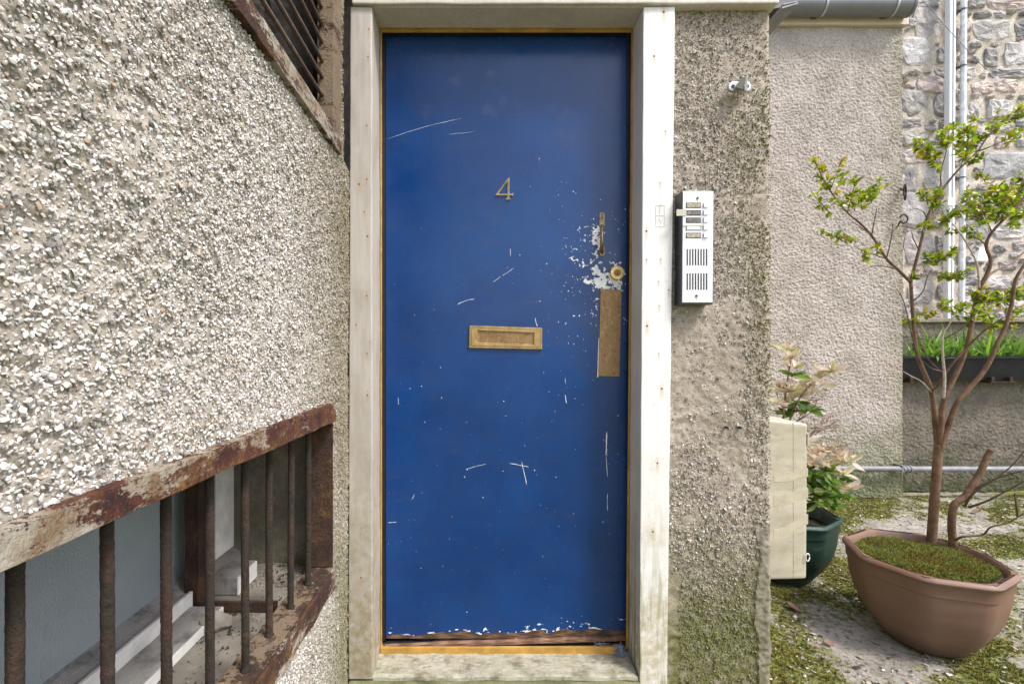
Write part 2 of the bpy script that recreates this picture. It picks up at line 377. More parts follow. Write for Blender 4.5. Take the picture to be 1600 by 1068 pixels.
def m_frost():
    s = NT('frosted_glass', .2, spec=.5); f = s.noise(3, 3); c = s.mix(s.step(f, .3, .7), (.25, .285, .30), (.34, .375, .385)); s.set(Base_Color=c)
    s.b.inputs['Coat Weight'].default_value = .3
    s.bump(s.noise(230, 2), .7, .004); return s.m
M_FROST = m_frost()
M_GUT = simple('grey_plastic_gutter', (.15, .155, .165), .4, var=.12, nsc=8)
M_FASC = simple('cream_fascia_board', (.56, .48, .37), .6, var=.12, nsc=10)
M_PIPEW = simple('white_downpipe', (.84, .85, .87), .35, var=.05)
M_PIPEG = simple('galvanised_pipe', (.66, .67, .69), .4, .2, .3, 18)
M_COND = simple('grey_conduit', (.20, .205, .22), .55, .1, .3, 15)
M_BLACK = simple('black_trough_plastic', (.010, .0105, .013), .6, var=.3, nsc=8, spec=.3)
M_SOIL = simple('potting_soil', (.06, .045, .03), .95, var=.5, nsc=60, bsc=150, bd=.006)
M_MORTAR = m_render('lime_mortar', (.58, .51, .42), (.70, .63, .54), (.28, .26, .12), -1, -.5, 30, .012).m
def m_stone():
    s = NT('granite_block', .85, spec=.3); c = s.n('ObjectInfo', out=1); g = s.n('NewGeometry', out=0)
    f = s.noise(9, 7, .65, vec=g); c = s.mix(s.step(f, .35, .65), s.mix(1, c, (.62, .62, .66), 'MULTIPLY'), s.mix(1, c, (1.25, 1.22, 1.2), 'MULTIPLY'))
    c = s.mix(s.step(s.noise(70, 4, vec=g), .55, .7, 0, .5), c, (.1, .1, .11)); s.set(Base_Color=c)
    s.bump(s.noise(14, 8, .7, vec=g), 1, .03); return s.m
M_STONE = m_stone()
def m_pot(name, a, b):
    s = NT(name, .5, spec=.4); f = s.noise(6, 5, vec=s.sc((1, 1, 3))); c = s.mix(s.step(f, .3, .7), a, b)
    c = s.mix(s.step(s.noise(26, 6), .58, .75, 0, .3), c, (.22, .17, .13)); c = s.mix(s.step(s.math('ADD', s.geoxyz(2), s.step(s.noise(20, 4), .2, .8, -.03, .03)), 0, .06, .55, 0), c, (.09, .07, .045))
    s.set(Base_Color=c, Roughness=s.step(f, .3, .7, .42, .62)); s.bump(s.noise(300, 2), .25, .0006); return s.m
M_TERRA = m_pot('terracotta_plastic', (.165, .094, .065), (.215, .127, .09)); M_GREEN = m_pot('dark_green_plastic', (.012, .036, .028), (.018, .05, .04))
M_BARK = simple('shrub_bark', (.15, .082, .045), .7, var=.45, nsc=28, bsc=75, bd=.006)
M_TWIG = simple('thin_brown_twig', (.13, .085, .055), .8, var=.4, nsc=60); M_DEAD = simple('dead_pale_twig', (.45, .38, .32), .8, var=.3, nsc=60)
M_REDTW = simple('reddish_twig', (.24, .14, .09), .8, var=.4)
def m_box():
    s = NT('cream_meter_box_plastic', .45); f = s.noise(5, 6, .6, vec=s.sc((1, 1, 4))); c = s.mix(s.step(f, .35, .65), (.37, .335, .25), (.47, .43, .335))
    c = s.mix(s.step(s.noise(3, 4, vec=s.sc((1, 1, 5)), dist=1.2), .52, .57, 0, .5), c, (.52, .48, .38)); c = s.mix(s.step(s.noise(22, 8, .7), .52, .7, 0, .55), c, (.25, .215, .135))
    s.set(Base_Color=c); s.bump(f, .2, .003); return s.m
M_BOX = m_box()
def m_ground():
    s = NT('mossy_concrete', .95, spec=.25); ms = s.n('Attribute', out=2, attribute_name='moss'); f = s.noise(5, 7, .65)
    c = s.mix(s.step(f, .35, .65), (.25, .23, .195), (.43, .40, .355)); c = s.mix(s.step(s.noise(45, 5), .5, .68), c, (.15, .135, .11)); c = s.mix(s.step(s.vor(65), .12, .2, .6, 0), c, (.55, .52, .48))
    mc = s.mix(s.step(s.noise(24, 5), .35, .65), (.10, .11, .025), (.25, .265, .06)); mc = s.mix(s.step(s.noise(60, 4), .52, .66), mc, (.12, .085, .045))
    e = s.step(s.math('ADD', ms, s.step(s.noise(38, 5), .2, .8, -.22, .22)), 35e-2, .50); c = s.mix(e, c, mc); s.set(Base_Color=c); s.bump(s.noise(60, 8, .75), 1, .012); return s.m
M_GROUND = m_ground()
M_FIBRE = simple('grey_blue_fibre', (.28, .32, .42), .9)

# ------------------------------------------------------------------ ground
def moss_at(x, y):
    p = np.c_[x, y, np.zeros_like(x)]
    q = np.c_[(x + y) * .7, (y - x) * .7 * 1.0, x * 0]
    m = fbm(q * np.array([.8, 1.4, 1]), 2.6, 4, 5) * .62 + fbm(p, 11, 3, 9) * .38
    m = m - .25 * np.exp(-((x - 1.45) ** 2 + (y - 1.85) ** 2) / .05) - .16 * np.exp(-((x - 2.15) ** 2 + (y - 1.75) ** 2) / .10) - .2 * np.exp(-((y - 3.05) ** 2) / .03) * (x > 2.3)
    return m
def ground_z(x, y, m):
    p = np.c_[x, y, x * 0]
    return (fbm(p, 1.3, 3, 2) - .5) * .03 + (fbm(p, 28, 3, 3) - .5) * .010 + np.clip((m - .5) * .06, 0, .012)
def inner(x, y): return (x > .75) & (x < 6) & (y > 1) & (y < 4.2)
def gfn(x, y):
    m = moss_at(x, y); z = np.where(inner(x, y), ground_z(x, y, m), 0) - .004; return np.c_[x, y, z]
xs = np.concatenate([[-60, -20, -6, -2, 0], np.arange(.7, 5.6, .014), [6, 8, 12, 25, 60]])
ys = np.concatenate([[-60, -20, -6, -2, 0, .8], np.arange(1.2, 4.1, .014), [4.5, 6, 10, 25, 60]])
P, F = grid(xs, ys, gfn)
g = link('ground', raw_mesh('ground', P, F, smooth=True, attr={'moss': moss_at(P[:, 0], P[:, 1])}), M_GROUND); g['kind'] = 'structure'
TUFT = []
for i in range(5):
    V, Fc = [], []
    for k in range(6):
        a = k * 1.05 + i; r = .5 + .4 * random.random(); b = len(V); h = .5 + random.random() * .7
        c = np.array([math.cos(a) * r * .5, math.sin(a) * r * .5, 0]); t = np.array([-math.sin(a), math.cos(a), 0]) * .28
        V += [c - t, c + t, c * 1.9 + np.array([0, 0, h])]; Fc.append([b, b + 1, b + 2])
    TUFT.append((np.array(V), np.array(Fc)))
def moss_tufts(name, x, y, z, size, parent=None, dark=0.0):
    n = len(x); M = mats4(frames(n, np.array([1., 0, 0]), np.array([0., 1, 0]), np.array([0., 0, 1]), .3), size[:, None] * np.ones(3), np.c_[x, y, z])
    t = rng.random((n, 1)); hue = fbm(np.c_[x, y, z * 0], 16, 3, 31)[:, None]
    col = np.array([.06, .068, .014]) * (1 - t) + np.array([.28, .30, .04]) * t
    col = np.where(hue > .58, col * np.array([1.0, .75, .7]), col) * (1 - dark)
    return merged(name, TUFT, M, rng.integers(0, 5, n), col, M_PEB, parent)
n = 150000; gx = rng.uniform(.95, 5.2, n); gy = 1.35 + 2.4 * rng.random(n) ** 1.2; mm = moss_at(gx, gy)
kp = (mm + rng.normal(0, .05, n) > .465) & (gx / gy < 1.35); gx, gy, mm = gx[kp], gy[kp], mm[kp]
mo = moss_tufts('moss', gx, gy, ground_z(gx, gy, mm) - .005, rng.uniform(.004, .010, len(gx)))
mo['label'] = 'yellow-green moss growing in patches on the courtyard floor'; mo['category'] = 'moss'
n = 7500; gx = rng.uniform(.95, 4.8, n); gy = 1.4 + 2.25 * rng.random(n); kp = gx / gy < 1.3; gx, gy = gx[kp], gy[kp]; n = len(gx); mm = moss_at(gx, gy)
sz = np.clip(rng.lognormal(-5.15, .5, n), 0, .013); S = np.c_[sz, sz * rng.uniform(.4, .9, n), sz * rng.uniform(.12, .4, n)]
t = rng.random((n, 1)); col = np.where(t < .35, np.array([[.55, .52, .48]]), np.where(t < .7, np.array([[.16, .12, .09]]), np.array([[.30, .24, .18]]))) * rng.uniform(.6, 1.2, (n, 1))
lt = merged('leaf_litter', CHIPS, mats4(frames(n, np.array([1., 0, 0]), np.array([0., 1, 0]), np.array([0., 0, 1]), .25), S, np.c_[gx, gy, ground_z(gx, gy, mm) + .001]), rng.integers(0, 16, n), col, M_CHIP, None)
lt['label'] = 'small leaf scraps, twigs and stone chips scattered over the courtyard floor'; lt['category'] = 'litter'

# ------------------------------------------------------------------ left pebble-dashed wall
XW = -.40
wall = thing('pebbledash_wall', 'cream pebble-dashed wall on the left with a barred window and a louvred vent', 'wall', (XW, .6, 0))
def wall_x(y, z):
    p = np.c_[y * 0, y, z]; b = (fbm(p, 3, 3, 11) - .5) * .016 + (fbm(p, 95, 3, 12) - .5) * .013
    low = np.clip((.50 - z) / .06, 0, 1) * np.clip((1.42 - y) / .12, 0, 1)
    rnd = np.clip((y - 1.40) / .07, 0, 1) ** 2 * .004
    return XW + b + low * .014 - rnd
ZS0, ZS1, ZG = .474, .953, 1.648     # bottom of window ledge, top of lintel, bottom of vent
def hole(y, z):
    return ((y < 1.297) & (z > ZS0 + .004) & (z < ZS1 - .004)) | ((y < 1.352) & (z > ZG + .004) & (z < 2.56)) | ((y > 1.415) & (z > 1.655 + 0 * y))
P, F = grid(np.concatenate([[-3, -1.5, -.6], np.arange(-.3, 1.500, .0045)]), np.concatenate([np.arange(0, 2.6, .0045), [2.8, 3.4]]),
            lambda y, z: np.c_[wall_x(y, z), y, z], hole)
build_wall = link('render_face', raw_mesh('render_face', P, F, smooth=True), M_MORT, wall)
mb = MB().box(-.9, XW - .014, -3, 1.292, 0, ZS0 - .01).box(-.9, XW - .014, -3, 1.47, ZS1 + .012, ZG - .01).box(-.9, XW - .014, -3, 1.41, 2.58, 3.4)
mb.box(-.453, XW - .015, 1.302, 1.475, .002, ZS1 + .005).box(-.9, -.4535, 1.402, 1.475, .002, ZS1 + .005).box(-.9, -.4535, 1.293, 1.4015, .002, ZS0 - .012).box(-.46, XW - .015, 1.362, 1.41, ZG - .004, 2.57)
build('wall_core', mb, M_DARK, wall)
build('recess_floor', MB().box(-.78, -.4545, -.6, 1.40, ZS0 - .006, .495), M_FLOOR, wall, cuts=.04, wob=.004)
build('vent_back_wall', MB().box(-.78, -.70, -.6, 1.5, ZG - .008, 2.575), M_VOID, wall, cuts=.06, wob=.03)
build('vent_end_wall', MB().box(-.70, -.462, 1.363, 1.5, ZG - .006, 2.57), M_VOID, wall, cuts=.05, wob=.02)
build('vent_ledge', MB().box(-.70, XW - .02, -.6, 1.35, ZG - .008, ZG + .004), M_VOID, wall, cuts=.06, wob=.006)

def peb_cols(n, y, z, u):
    base = np.array([[.62, .605, .58], [.74, .735, .725], [.50, .455, .40], [.42, .31, .22], [.25, .24, .23], [.56, .525, .48], [.42, .405, .39]])
    k = rng.choice(7, n, p=[.28, .26, .12, .025, .08, .145, .09]); c = base[k] * rng.uniform(.82, 1.12, (n, 1))
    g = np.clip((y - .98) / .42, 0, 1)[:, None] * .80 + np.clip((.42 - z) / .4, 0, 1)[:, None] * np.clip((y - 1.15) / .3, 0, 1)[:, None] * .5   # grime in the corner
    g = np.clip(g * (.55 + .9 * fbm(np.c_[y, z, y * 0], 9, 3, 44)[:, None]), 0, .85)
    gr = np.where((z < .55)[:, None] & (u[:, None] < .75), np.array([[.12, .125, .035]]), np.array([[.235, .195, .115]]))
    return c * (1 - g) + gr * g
def wall_pebbles():
    sp = .0044; ys = np.arange(.06, 1.492, sp); zs = np.arange(0.0, 2.1, sp); Y, Z = [a.ravel() for a in np.meshgrid(ys, zs)]
    Y = Y + rng.uniform(-.5, .5, len(Y)) * sp * 1.3; Z = Z + rng.uniform(-.5, .5, len(Z)) * sp * 1.3
    d = fbm(np.c_[Y, Z, Y * 0], 16, 3, 21)
    vis = (Z < ZG) & ((Z > ZS1) | (Z < ZS0) | (Y > 1.303)) | ((Y > 1.358) & (Y < 1.41) & (Z > ZG))
    vis &= (Z > .55) | (Y > .5); vis &= ~((Y > 1.41) & (Z > ZG)); vis &= (rng.random(len(Y)) < np.clip((d - .12) * 3.8, .68, .985))
    vis &= ~((Z > ZS1) & (Z < .950 + .013 * Y) & (rng.random(len(Y)) < .4)) & ~((Z < ZG) & (Z > ZG - .003)) & ~((Z < ZS0) & (Z > ZS0 - .003))
    Y, Z = Y[vis], Z[vis]; n = len(Y)
    sz = np.clip(rng.lognormal(math.log(.0026), .30, n), .0014, .0052)
    S = np.c_[sz, sz * rng.uniform(.5, .9, n), sz * rng.uniform(.4, .8, n)]
    X = wall_x(Y, Z) + sz * rng.uniform(-.1, .5, n)
    M = mats4(frames(n, np.array([0., 1, 0]), np.array([0., 0, 1]), np.array([1., 0, 0]), .55), S, np.c_[X, Y, Z])
    split_scatter('pebble', 'fine_pebbles', ROUND, M, rng.integers(0, 16, n), peb_cols(n, Y, Z, rng.random(n)), M_PEB1, M_PEB, wall)
wall_pebbles()

# ------------------------------------------------------------------ barred window in the left wall
gr = thing('window_grille', 'rusty iron window grille of upright round bars in a flaking frame, lower left', 'grille', (XW, .6, ZS0))
build('top_rail', MB().hexa([(-.405, -.5, .931), (-.386, -.5, .931), (-.386, -.5, .946), (-.405, -.5, .946), (-.405, 1.303, .9145), (-.386, 1.303, .9145), (-.386, 1.303, .965), (-.405, 1.303, .965)]).hexa([(-.450, -.5, .931), (-.4055, -.5, .931), (-.4055, -.5, .938), (-.450, -.5, .938), (-.450, 1.300, .9145), (-.4055, 1.300, .9145), (-.4055, 1.300, .9215), (-.450, 1.300, .9215)]), M_RUSTP, gr, .002, 2, cuts=.03, wob=.0022, wsc=14)
build('side_plate', MB().box(-.450, -.392, 1.293, 1.299, .527, .913), M_RUST, gr, .0015, cuts=.03, wob=.001)
build('ledge', MB().box(-.456, -.3925, -.5, 1.301, .519, .526), M_RUSTS, gr, .002, cuts=.03, wob=.0018, wsc=18)
build('ledge_face', MB().box(-.392, -.384, -.5, 1.298, ZS0 - .002, .5255), M_RUSTF, gr, .002, cuts=.025, wob=.003, wsc=16)
for i in range(-5, 8):
    y = .4438 + i * .1081; x = -.425 + rng.normal(0, .0012); zz = np.linspace(.5245, .918 - .0092 * (y - 1.3), 110)
    build('bar', MB().tube([(x + .0006 * math.sin(z * 9 + i), y + .0006 * math.cos(z * 7 + i * 2), z) for z in zz], [.0070 * (1 + .10 * (mnoise.noise(Vector((i * 3.3, z * 420, 0)))) + (.25 if k < 2 or k > 107 else 0)) for k, z in enumerate(zz)], 12), M_BAR, gr, smooth=True)
build('binding_wire', MB().tube([(-.425 + .012 * math.cos(a), .7681 + .012 * math.sin(a), .531 + .003 * math.sin(a * 2)) for a in np.linspace(0, 7.5, 22)], .0011, 5), M_PIPEG, gr, smooth=True)

win = thing('frosted_window', 'blue-grey frosted window with white wooden sill behind the rusty bars', 'window', (-.70, .5, .5))
build('glass_pane', MB().box(-.728, -.722, -.6, 1.38, .545, .96), M_FROST, win)
build('bottom_rail', MB().hexa([(-.722, -.6, .553), (-.672, -.6, .53), (-.672, 1.385, .53), (-.722, 1.385, .553), (-.722, -.6, .51), (-.672, -.6, .51), (-.672, 1.385, .51), (-.722, 1.385, .51)]), M_GREYW, win)
build('rail_front', MB().box(-.6715, -.664, -.6, 1.125, .511, .547), M_WHW, win, .0015)
build('sill_plank', MB().box(-.6635, -.592, -.6, 1.118, .4965, .516), M_GREYW, win, .002, cuts=.05, wob=.0012)
build('sill_plank_edge', MB().box(-.5915, -.5885, -.6, 1.116, .497, .5155), M_WHW, win)
build('sill_plank', MB().box(-.6635, -.602, 1.205, 1.308, .4965, .540), M_GREYW, win, .002)
build('sill_plank_edge', MB().box(-.6015, -.5985, 1.205, 1.306, .497, .5395), M_WHW, win)
build('stile', MB().box(-.721, -.690, 1.272, 1.365, .556, .96), M_WHW, win, .002)
post = tag(build('iron_post', MB().box(-.690, -.664, 1.135, 1.142, .496, .955).box(-.6635, -.657, 1.135, 1.20, .496, .955), M_RUST, None, .0015, cuts=.03, wob=.0015), 'dark rusty angle-iron post behind the bars, before the frosted glass', 'post')
tag(build('iron_tie_bar', MB().box(-.655, -.470, 1.125, 1.133, .496, .522), M_RUST, None, .001, cuts=.02, wob=.0015), 'short rusty flat iron lying across the window recess floor', 'iron bar')
# solid end of the recess
build('recess_end_wall', MB().box(-.80, -.4545, 1.392, 1.4018, .48, ZS1 + .01).box(-.4545, -.4532, 1.301, 1.40, .48, ZS1 + .01), M_RECESS, wall)
st = MB().tube([(-.60, 1.05, .508), (-.575, 1.06, .512), (-.55, 1.075, .506)], [.018, .024, .012], 7)
tag(build('loose_stone', st, M_FLOOR, None, cuts=.012, wob=.006, wsc=50), 'loose grey stone lying on the window recess floor behind the bars', 'stone')
n = 2600; yy = rng.uniform(.70, 1.385, n); xx = -.46 - .14 * rng.random(n) ** .7; sz = rng.lognormal(-6.4, .5, n); t = rng.random((n, 1))
dbk = (fbm(np.c_[xx, yy, xx * 0], 14, 3, 61) > .5) | (rng.random(n) < .2); xx, yy, sz, t = xx[dbk], yy[dbk], sz[dbk], t[dbk]; n = len(xx)
col = np.where(t < .7, np.array([[.03, .024, .02]]), np.array([[.25, .21, .17]]))
db = merged('window_debris', CHIPS, mats4(frames(n, np.array([1., 0, 0]), np.array([0., 1, 0]), np.array([0., 0, 1]), .3), np.c_[sz, sz * .7, sz * .45], np.c_[xx, yy, np.full(n, .4975)]), rng.integers(0, 16, n), col, M_CHIP, None)
db['label'] = 'dark crumbled debris on the window recess floor behind the bars'; db['category'] = 'debris'

# ------------------------------------------------------------------ louvred vent in the left wall
vg = thing('vent_grille', 'rusty framed vent opening with thin horizontal bars high on the left wall', 'vent', (XW, .6, ZG))
build('bottom_rail', MB().box(-.402, -.385, -.5, 1.355, ZG - .002, ZG + .044), M_RUSTF, vg, .002, cuts=.03, wob=.0016)
build('side_rail', MB().box(-.430, -.387, 1.285, 1.354, ZG + .0445, 2.56), M_RUSTS, vg, .002, cuts=.03, wob=.002)
build('top_rail', MB().box(-.402, -.387, -.5, 1.354, 2.5605, 2.60), M_RUST, vg, .002)
for i in range(13):
    z = 1.726 + i * .0475 + (.002 if i % 3 else -.002)
    build('bar', MB().tube([(-.418 + .001 * math.sin(y * 9 + i), y, z + .0015 * math.sin(y * 5 + i)) for y in np.linspace(-.5, 1.29, 14)], .0050, 8), M_VBAR, vg, smooth=True)

# ------------------------------------------------------------------ door frame
fr = thing('door_frame', 'cream and white painted wooden door frame round the blue door', 'door frame', (.08, 1.55, .05))
YB = 1.665
def jamb(tl, tr, bl, br, ztop, zbot, bt, bb, left):
    Y = 1.48
    xtl, xtr, xbl, xbr = [XP(v, Y) for v in (tl, tr, bl, br)]
    if left: back = [(xbl, YB, zbot), (bb, YB, zbot), (bt, YB, ztop), (xtl, YB, ztop)]
    else: back = [(bb, YB, zbot), (xbr, YB, zbot), (xtr, YB, ztop), (bt, YB, ztop)]
    return MB().hexa([(xbl, Y, zbot), (xbr, Y, zbot), (xtr, Y, ztop), (xtl, Y, ztop)] + back)
build('left_jamb', jamb(547, 581, 543.5, 582, 2.149, .102, -.324, -.322, True), M_JL, fr, .005, 3, cuts=.06, wob=.0016, wsc=9)
build('right_jamb', jamb(1005.5, 1055, 999, 1042, 2.149, .0, .498, .479, False), M_JR, fr, .003, 2, cuts=.06, wob=.0012, wsc=9)
build('header', MB().box(-.330, .499, 1.484, YB, 2.149, 2.24), M_WH, fr, .002)
build('weather_strip', MB().box(-.3235, -.3185, 1.577, 1.583, .14, 2.1475), M_YEL, fr, .001)
xa, xb_ = .4985, .480
build('weather_strip', MB().hexa([(xb_ - .006, 1.577, .14), (xb_, 1.577, .14), (xa, 1.577, 2.1475), (xa - .006, 1.577, 2.1475), (xb_ - .006, 1.583, .14), (xb_, 1.583, .14), (xa, 1.583, 2.1475), (xa - .006, 1.583, 2.1475)]), M_YEL, fr, .001)
build('weather_strip', MB().box(-.318, .491, 1.5775, 1.583, 2.136, 2.1475), M_YEL, fr, .001)
build('rebate_gap_shade', MB().box(-.326, -.3115, 1.602, 1.6395, .15, 2.148).box(.4845, .499, 1.602, 1.6395, .15, 2.148).box(-.311, .484, 1.602, 1.6395, 2.1365, 2.148), M_GAP_TRIM, fr)  # black strips standing in for the shade in the gap round the door
build('rebate_gap_backing', MB().box(-.326, .499, 1.64, 1.663, .09, 2.1485), M_GAP_TRIM, fr)  # black panel added behind the leaf to keep the gap dark
sp = [(1.62, .131), (1.575, .125), (1.53, .119), (1.492, .112), (1.484, .107), (1.482, .098), (1.62, .098)]
build('threshold', MB().loft([[(x, y, z) for y, z in sp] for x in np.linspace(-.327, .481, 50)], True, True), M_SILL, fr, cuts=.03, wob=.0022, wsc=25)
build('threshold_strip', MB().hexa([(-.322, 1.572, .124), (.448, 1.572, .124), (.448, 1.572, .145), (-.322, 1.572, .143), (-.322, 1.580, .124), (.448, 1.580, .124), (.448, 1.582, .145), (-.322, 1.582, .143)]), M_YEL, fr, .001, cuts=.05, wob=.0012, wsc=8)
build('threshold_gap_shade', MB().box(-.31, .40, 1.600, 1.612, .134, .146), M_GAP_TRIM, fr, .002)  # black bar standing in for the shade in the gap under the door
build('step_beam', MB().box(-.40, .484, 1.470, 1.66, -.01, .097), M_STEP, fr, .006, cuts=.04, wob=.003)
for k, pts in enumerate([[(1025, 321), (1038, 321), (1038, 354), (1025, 354), (1025, 321)], [(1025, 337), (1038, 337)], [(1027, 348), (1030, 342), (1033, 349), (1036, 341)], [(1031, 322), (1031, 334)]]):
    build('pencil_mark', MB().tube([(XP(a, 1.48), 1.4795, ZP(b, 1.48)) for a, b in pts], .0005, 4), M_TAPE, fr)
tag(build('lintel_board', MB().box(-.388, .905, 1.470, 1.53, 2.151, 2.30), M_WH, None, .004, 2, cuts=.08, wob=.002, wsc=8), 'dirty white board running above the door frame and the pebbledash pier', 'board')

# ------------------------------------------------------------------ door
YD = 1.60
dr = thing('front_door', 'worn blue gloss front door with brass number and letterbox', 'door', (.085, YD, .15))
DX0, DX1, DZ0, DZ1 = -.3105, .4835, .158, 2.135
build('door_leaf', MB().box(DX0, DX1, YD, YD + .038, DZ0, DZ1), M_BLUE, dr, .002)
def raster(name, x0, x1, z0, z1, st, fn, mat, y):
    xs = np.arange(x0, x1, st); zs = np.arange(z0, z1, st); X, Z = np.meshgrid(xs, zs); P0 = np.c_[X.ravel(), X.ravel() * 0 + y, Z.ravel()]
    m = fn(X.ravel(), Z.ravel()).reshape(X.shape); i = np.arange(X.size).reshape(X.shape)
    F = np.stack([i[:-1, :-1], i[:-1, 1:], i[1:, 1:], i[1:, :-1]], -1)[m[:-1, :-1]].reshape(-1, 4)
    u, inv = np.unique(F, return_inverse=True)
    return link(name, raw_mesh(name, P0[u], inv.reshape(-1, 4)), mat, dr)
def gau(X, Z, px, py, sx, sy):
    return np.exp(-(((X - XP(px, YD)) / (sx * YD / FPX)) ** 2 + ((Z - ZP(py, YD)) / (sy * YD / FPX)) ** 2))
def chipmask(X, Z):
    p = np.c_[X, Z, X * 0]; nz = fbm(p, 110, 4, 71) * .75 + fbm(p, 420, 2, 74) * .25
    w = 1.0 * gau(X, Z, 962, 428, 15, 24) + .95 * gau(X, Z, 931, 424, 9, 13) + .85 * gau(X, Z, 940, 440, 10, 9) + .7 * gau(X, Z, 933, 366, 10, 22) + .9 * gau(X, Z, 937, 372, 3.5, 13) + .7 * gau(X, Z, 917, 440, 6, 5) + .45 * gau(X, Z, 933, 475, 5, 25) + .6 * gau(X, Z, 955, 447, 18, 6) + .25 * gau(X, Z, 915, 385, 22, 30) + .15 * gau(X, Z, 925, 430, 40, 60)
    return nz + .30 * np.clip(w, 0, 1) > .745
raster('bare_undercoat', XP(880, YD), DX1 - .004, ZP(520, YD), ZP(330, YD), .0009, chipmask, M_CHIPW, YD - .0006)
def lowline(X): return DZ0 + .012 + .014 * np.clip((X + .31) / .79, 0, 1) + (fbm(np.c_[X, X * 0, X * 0], 22, 4, 81) - .5) * .024
raster('bare_wood_edge', DX0 + .002, DX1 - .002, DZ0, DZ0 + .06, .0011, lambda X, Z: Z < lowline(X) + (fbm(np.c_[X, Z, X * 0], 260, 2, 83) - .5) * .007, M_RAW, YD - .0007)
raster('chipped_paint_edge', DX0 + .002, DX1 - .002, DZ0, DZ0 + .075, .0011, lambda X, Z: (fbm(np.c_[X * .6, Z * 1.4, X * 0], 130, 4, 85) + .20 * np.exp(-np.abs(Z - lowline(X) - .003) / .009) + .05 * (X > .12) > .83) & (Z > lowline(X)), M_CHIPW, YD - .0008)
mb = MB()
def scratch(pts, w):
    q = [W(a, b, YD - .0006) for a, b in pts]; d = (q[-1] - q[0]).normalized(); nn = Vector((-d.z, 0, d.x))
    L, Rr = [], []
    for i, p in enumerate(q):
        ww = w * (.15 if i in (0, len(q) - 1) else random.uniform(.6, 1.1)); L.append(p + nn * ww); Rr.append(p - nn * ww)
    mb.add(L + Rr, [(i, i + 1, len(q) + i + 1, len(q) + i) for i in range(len(q) - 1)])
def lin(a, b, n=9, bend=0):
    return [(a[0] + (b[0] - a[0]) * t + random.uniform(-.3, .3), a[1] + (b[1] - a[1]) * t + bend * math.sin(t * 3.14) + random.uniform(-.3, .3)) for t in np.linspace(0, 1, n)]
for a, b, w, bend in [((606, 217), (722, 185), .0005, -3), ((770, 441), (782, 432), .0006, 0), ((784, 431), (803, 419), .0006, 0), ((714, 476), (742, 467), .0007, -2), ((815, 720), (823, 757), .0010, 0), ((796, 723), (826, 729), .0008, 0), ((948, 674), (947, 712), .0016, 0), ((947, 712), (949, 745), .0009, 0), ((836, 496), (840, 510), .0009, 2), ((726, 733), (760, 724), .0005, 0), ((606, 816), (620, 815), .0007, 0), ((806, 985), (807, 1000), .0014, 0), ((855, 983), (854, 996), .0013, 0), ((797, 388), (798, 400), .0006, 0), ((622, 620), (623, 632), .0006, 0), ((883, 616), (885, 630), .0009, 0), ((883, 590), (884, 600), .0005, 0), ((643, 780), (648, 772), .0006, 0), ((888, 404), (897, 400), .0009, 0), ((949, 770), (949, 798), .0006, 0), ((974, 496), (980, 502), .0006, 0), ((700, 210), (742, 206), .0003, 0)]:
    scratch(lin(a, b, 9, bend), w)
build('scratch_marks', mb, M_CHIPW, dr)['kind'] = 'stuff'
mb = MB()
for i in range(230):
    px, py = (random.uniform(606, 976), random.triangular(330, 985, 900)) if i < 120 else (min(977, random.gauss(890, 60)), random.gauss(440, 130))
    if py < 150 or py > 990 or px < 606: continue
    if 728 < px < 852 and 504 < py < 550: continue
    r = random.choice([.0005, .0006, .0008, .001, .0014]); c = W(px, py, YD - .0006); m = random.randint(5, 7); e = random.uniform(.5, 1.8)
    mb.add([(c.x + math.cos(k * 6.283 / m) * r * random.uniform(.6, 1.3), c.y, c.z + math.sin(k * 6.283 / m) * r * e * random.uniform(.6, 1.3)) for k in range(m)], [tuple(range(m))])
build('paint_specks', mb, M_CHIPW, dr)['kind'] = 'stuff'
def hx(pts, y0, y1): return [(p.x, y0, p.z) for p in pts] + [(p.x, y1, p.z) for p in pts]
build('drip_strip', MB().hexa(hx([W(601, 1011, YD), W(979, 997, YD), W(979, 991, YD), W(601, 1005, YD)], YD - .012, YD + .02)), M_STRIPW, dr, .002, cuts=.03, wob=.0012)
# numeral
def P4(lst): return [(XP(690 + a / 3.14, YD), ZP(240 + b / 3.14, YD)) for a, b in lst]
mb = MB()
mb.prism(P4([(315, 228), (337, 228), (337, 221), (333, 219), (333, 118), (322, 126), (322, 219), (315, 221)]), YD - .004, YD)
mb.prism(P4([(262, 207), (324, 122), (327, 132), (276, 203)]), YD - .0037, YD)
mb.prism(P4([(262, 207), (345, 207), (350, 211), (353, 195), (349, 194), (344, 199), (270, 199)]), YD - .0043, YD)
build('number_four', mb, M_HANDLE, dr, .0004)
# letterbox
lb = thing('letterbox', '', '', (XP(790, YD), YD, ZP(527, YD))); del lb['label'], lb['category']
lb.parent = dr; lb.matrix_parent_inverse = Matrix.Translation(dr.location).inverted()
def LBp(a, b): return W(720 + a / 11.43, 490 + b / 11.43, YD)
def quad(l): return [LBp(*p) for p in l]
o = build('letterbox', MB(), M_BRASS, None); bpy.data.objects.remove(o); bpy.data.objects.remove(lb)
def rimloft(lst):   # lst of (quad, y)
    m = MB(); m.loft([[(p.x, y, p.z) for p in quad(q)] for q, y in lst]); return m
q0 = [(145, 612), (1452, 638), (1455, 252), (155, 208)]; q1 = [(150, 604), (1444, 630), (1447, 262), (162, 216)]; q2 = [(172, 580), (1425, 606), (1428, 285), (182, 240)]
q3 = [(190, 565), (1410, 594), (1415, 295), (200, 252)]; q4 = [(285, 522), (1303, 552), (1312, 335), (300, 296)]; q5 = [(296, 512), (1295, 542), (1304, 342), (308, 305)]
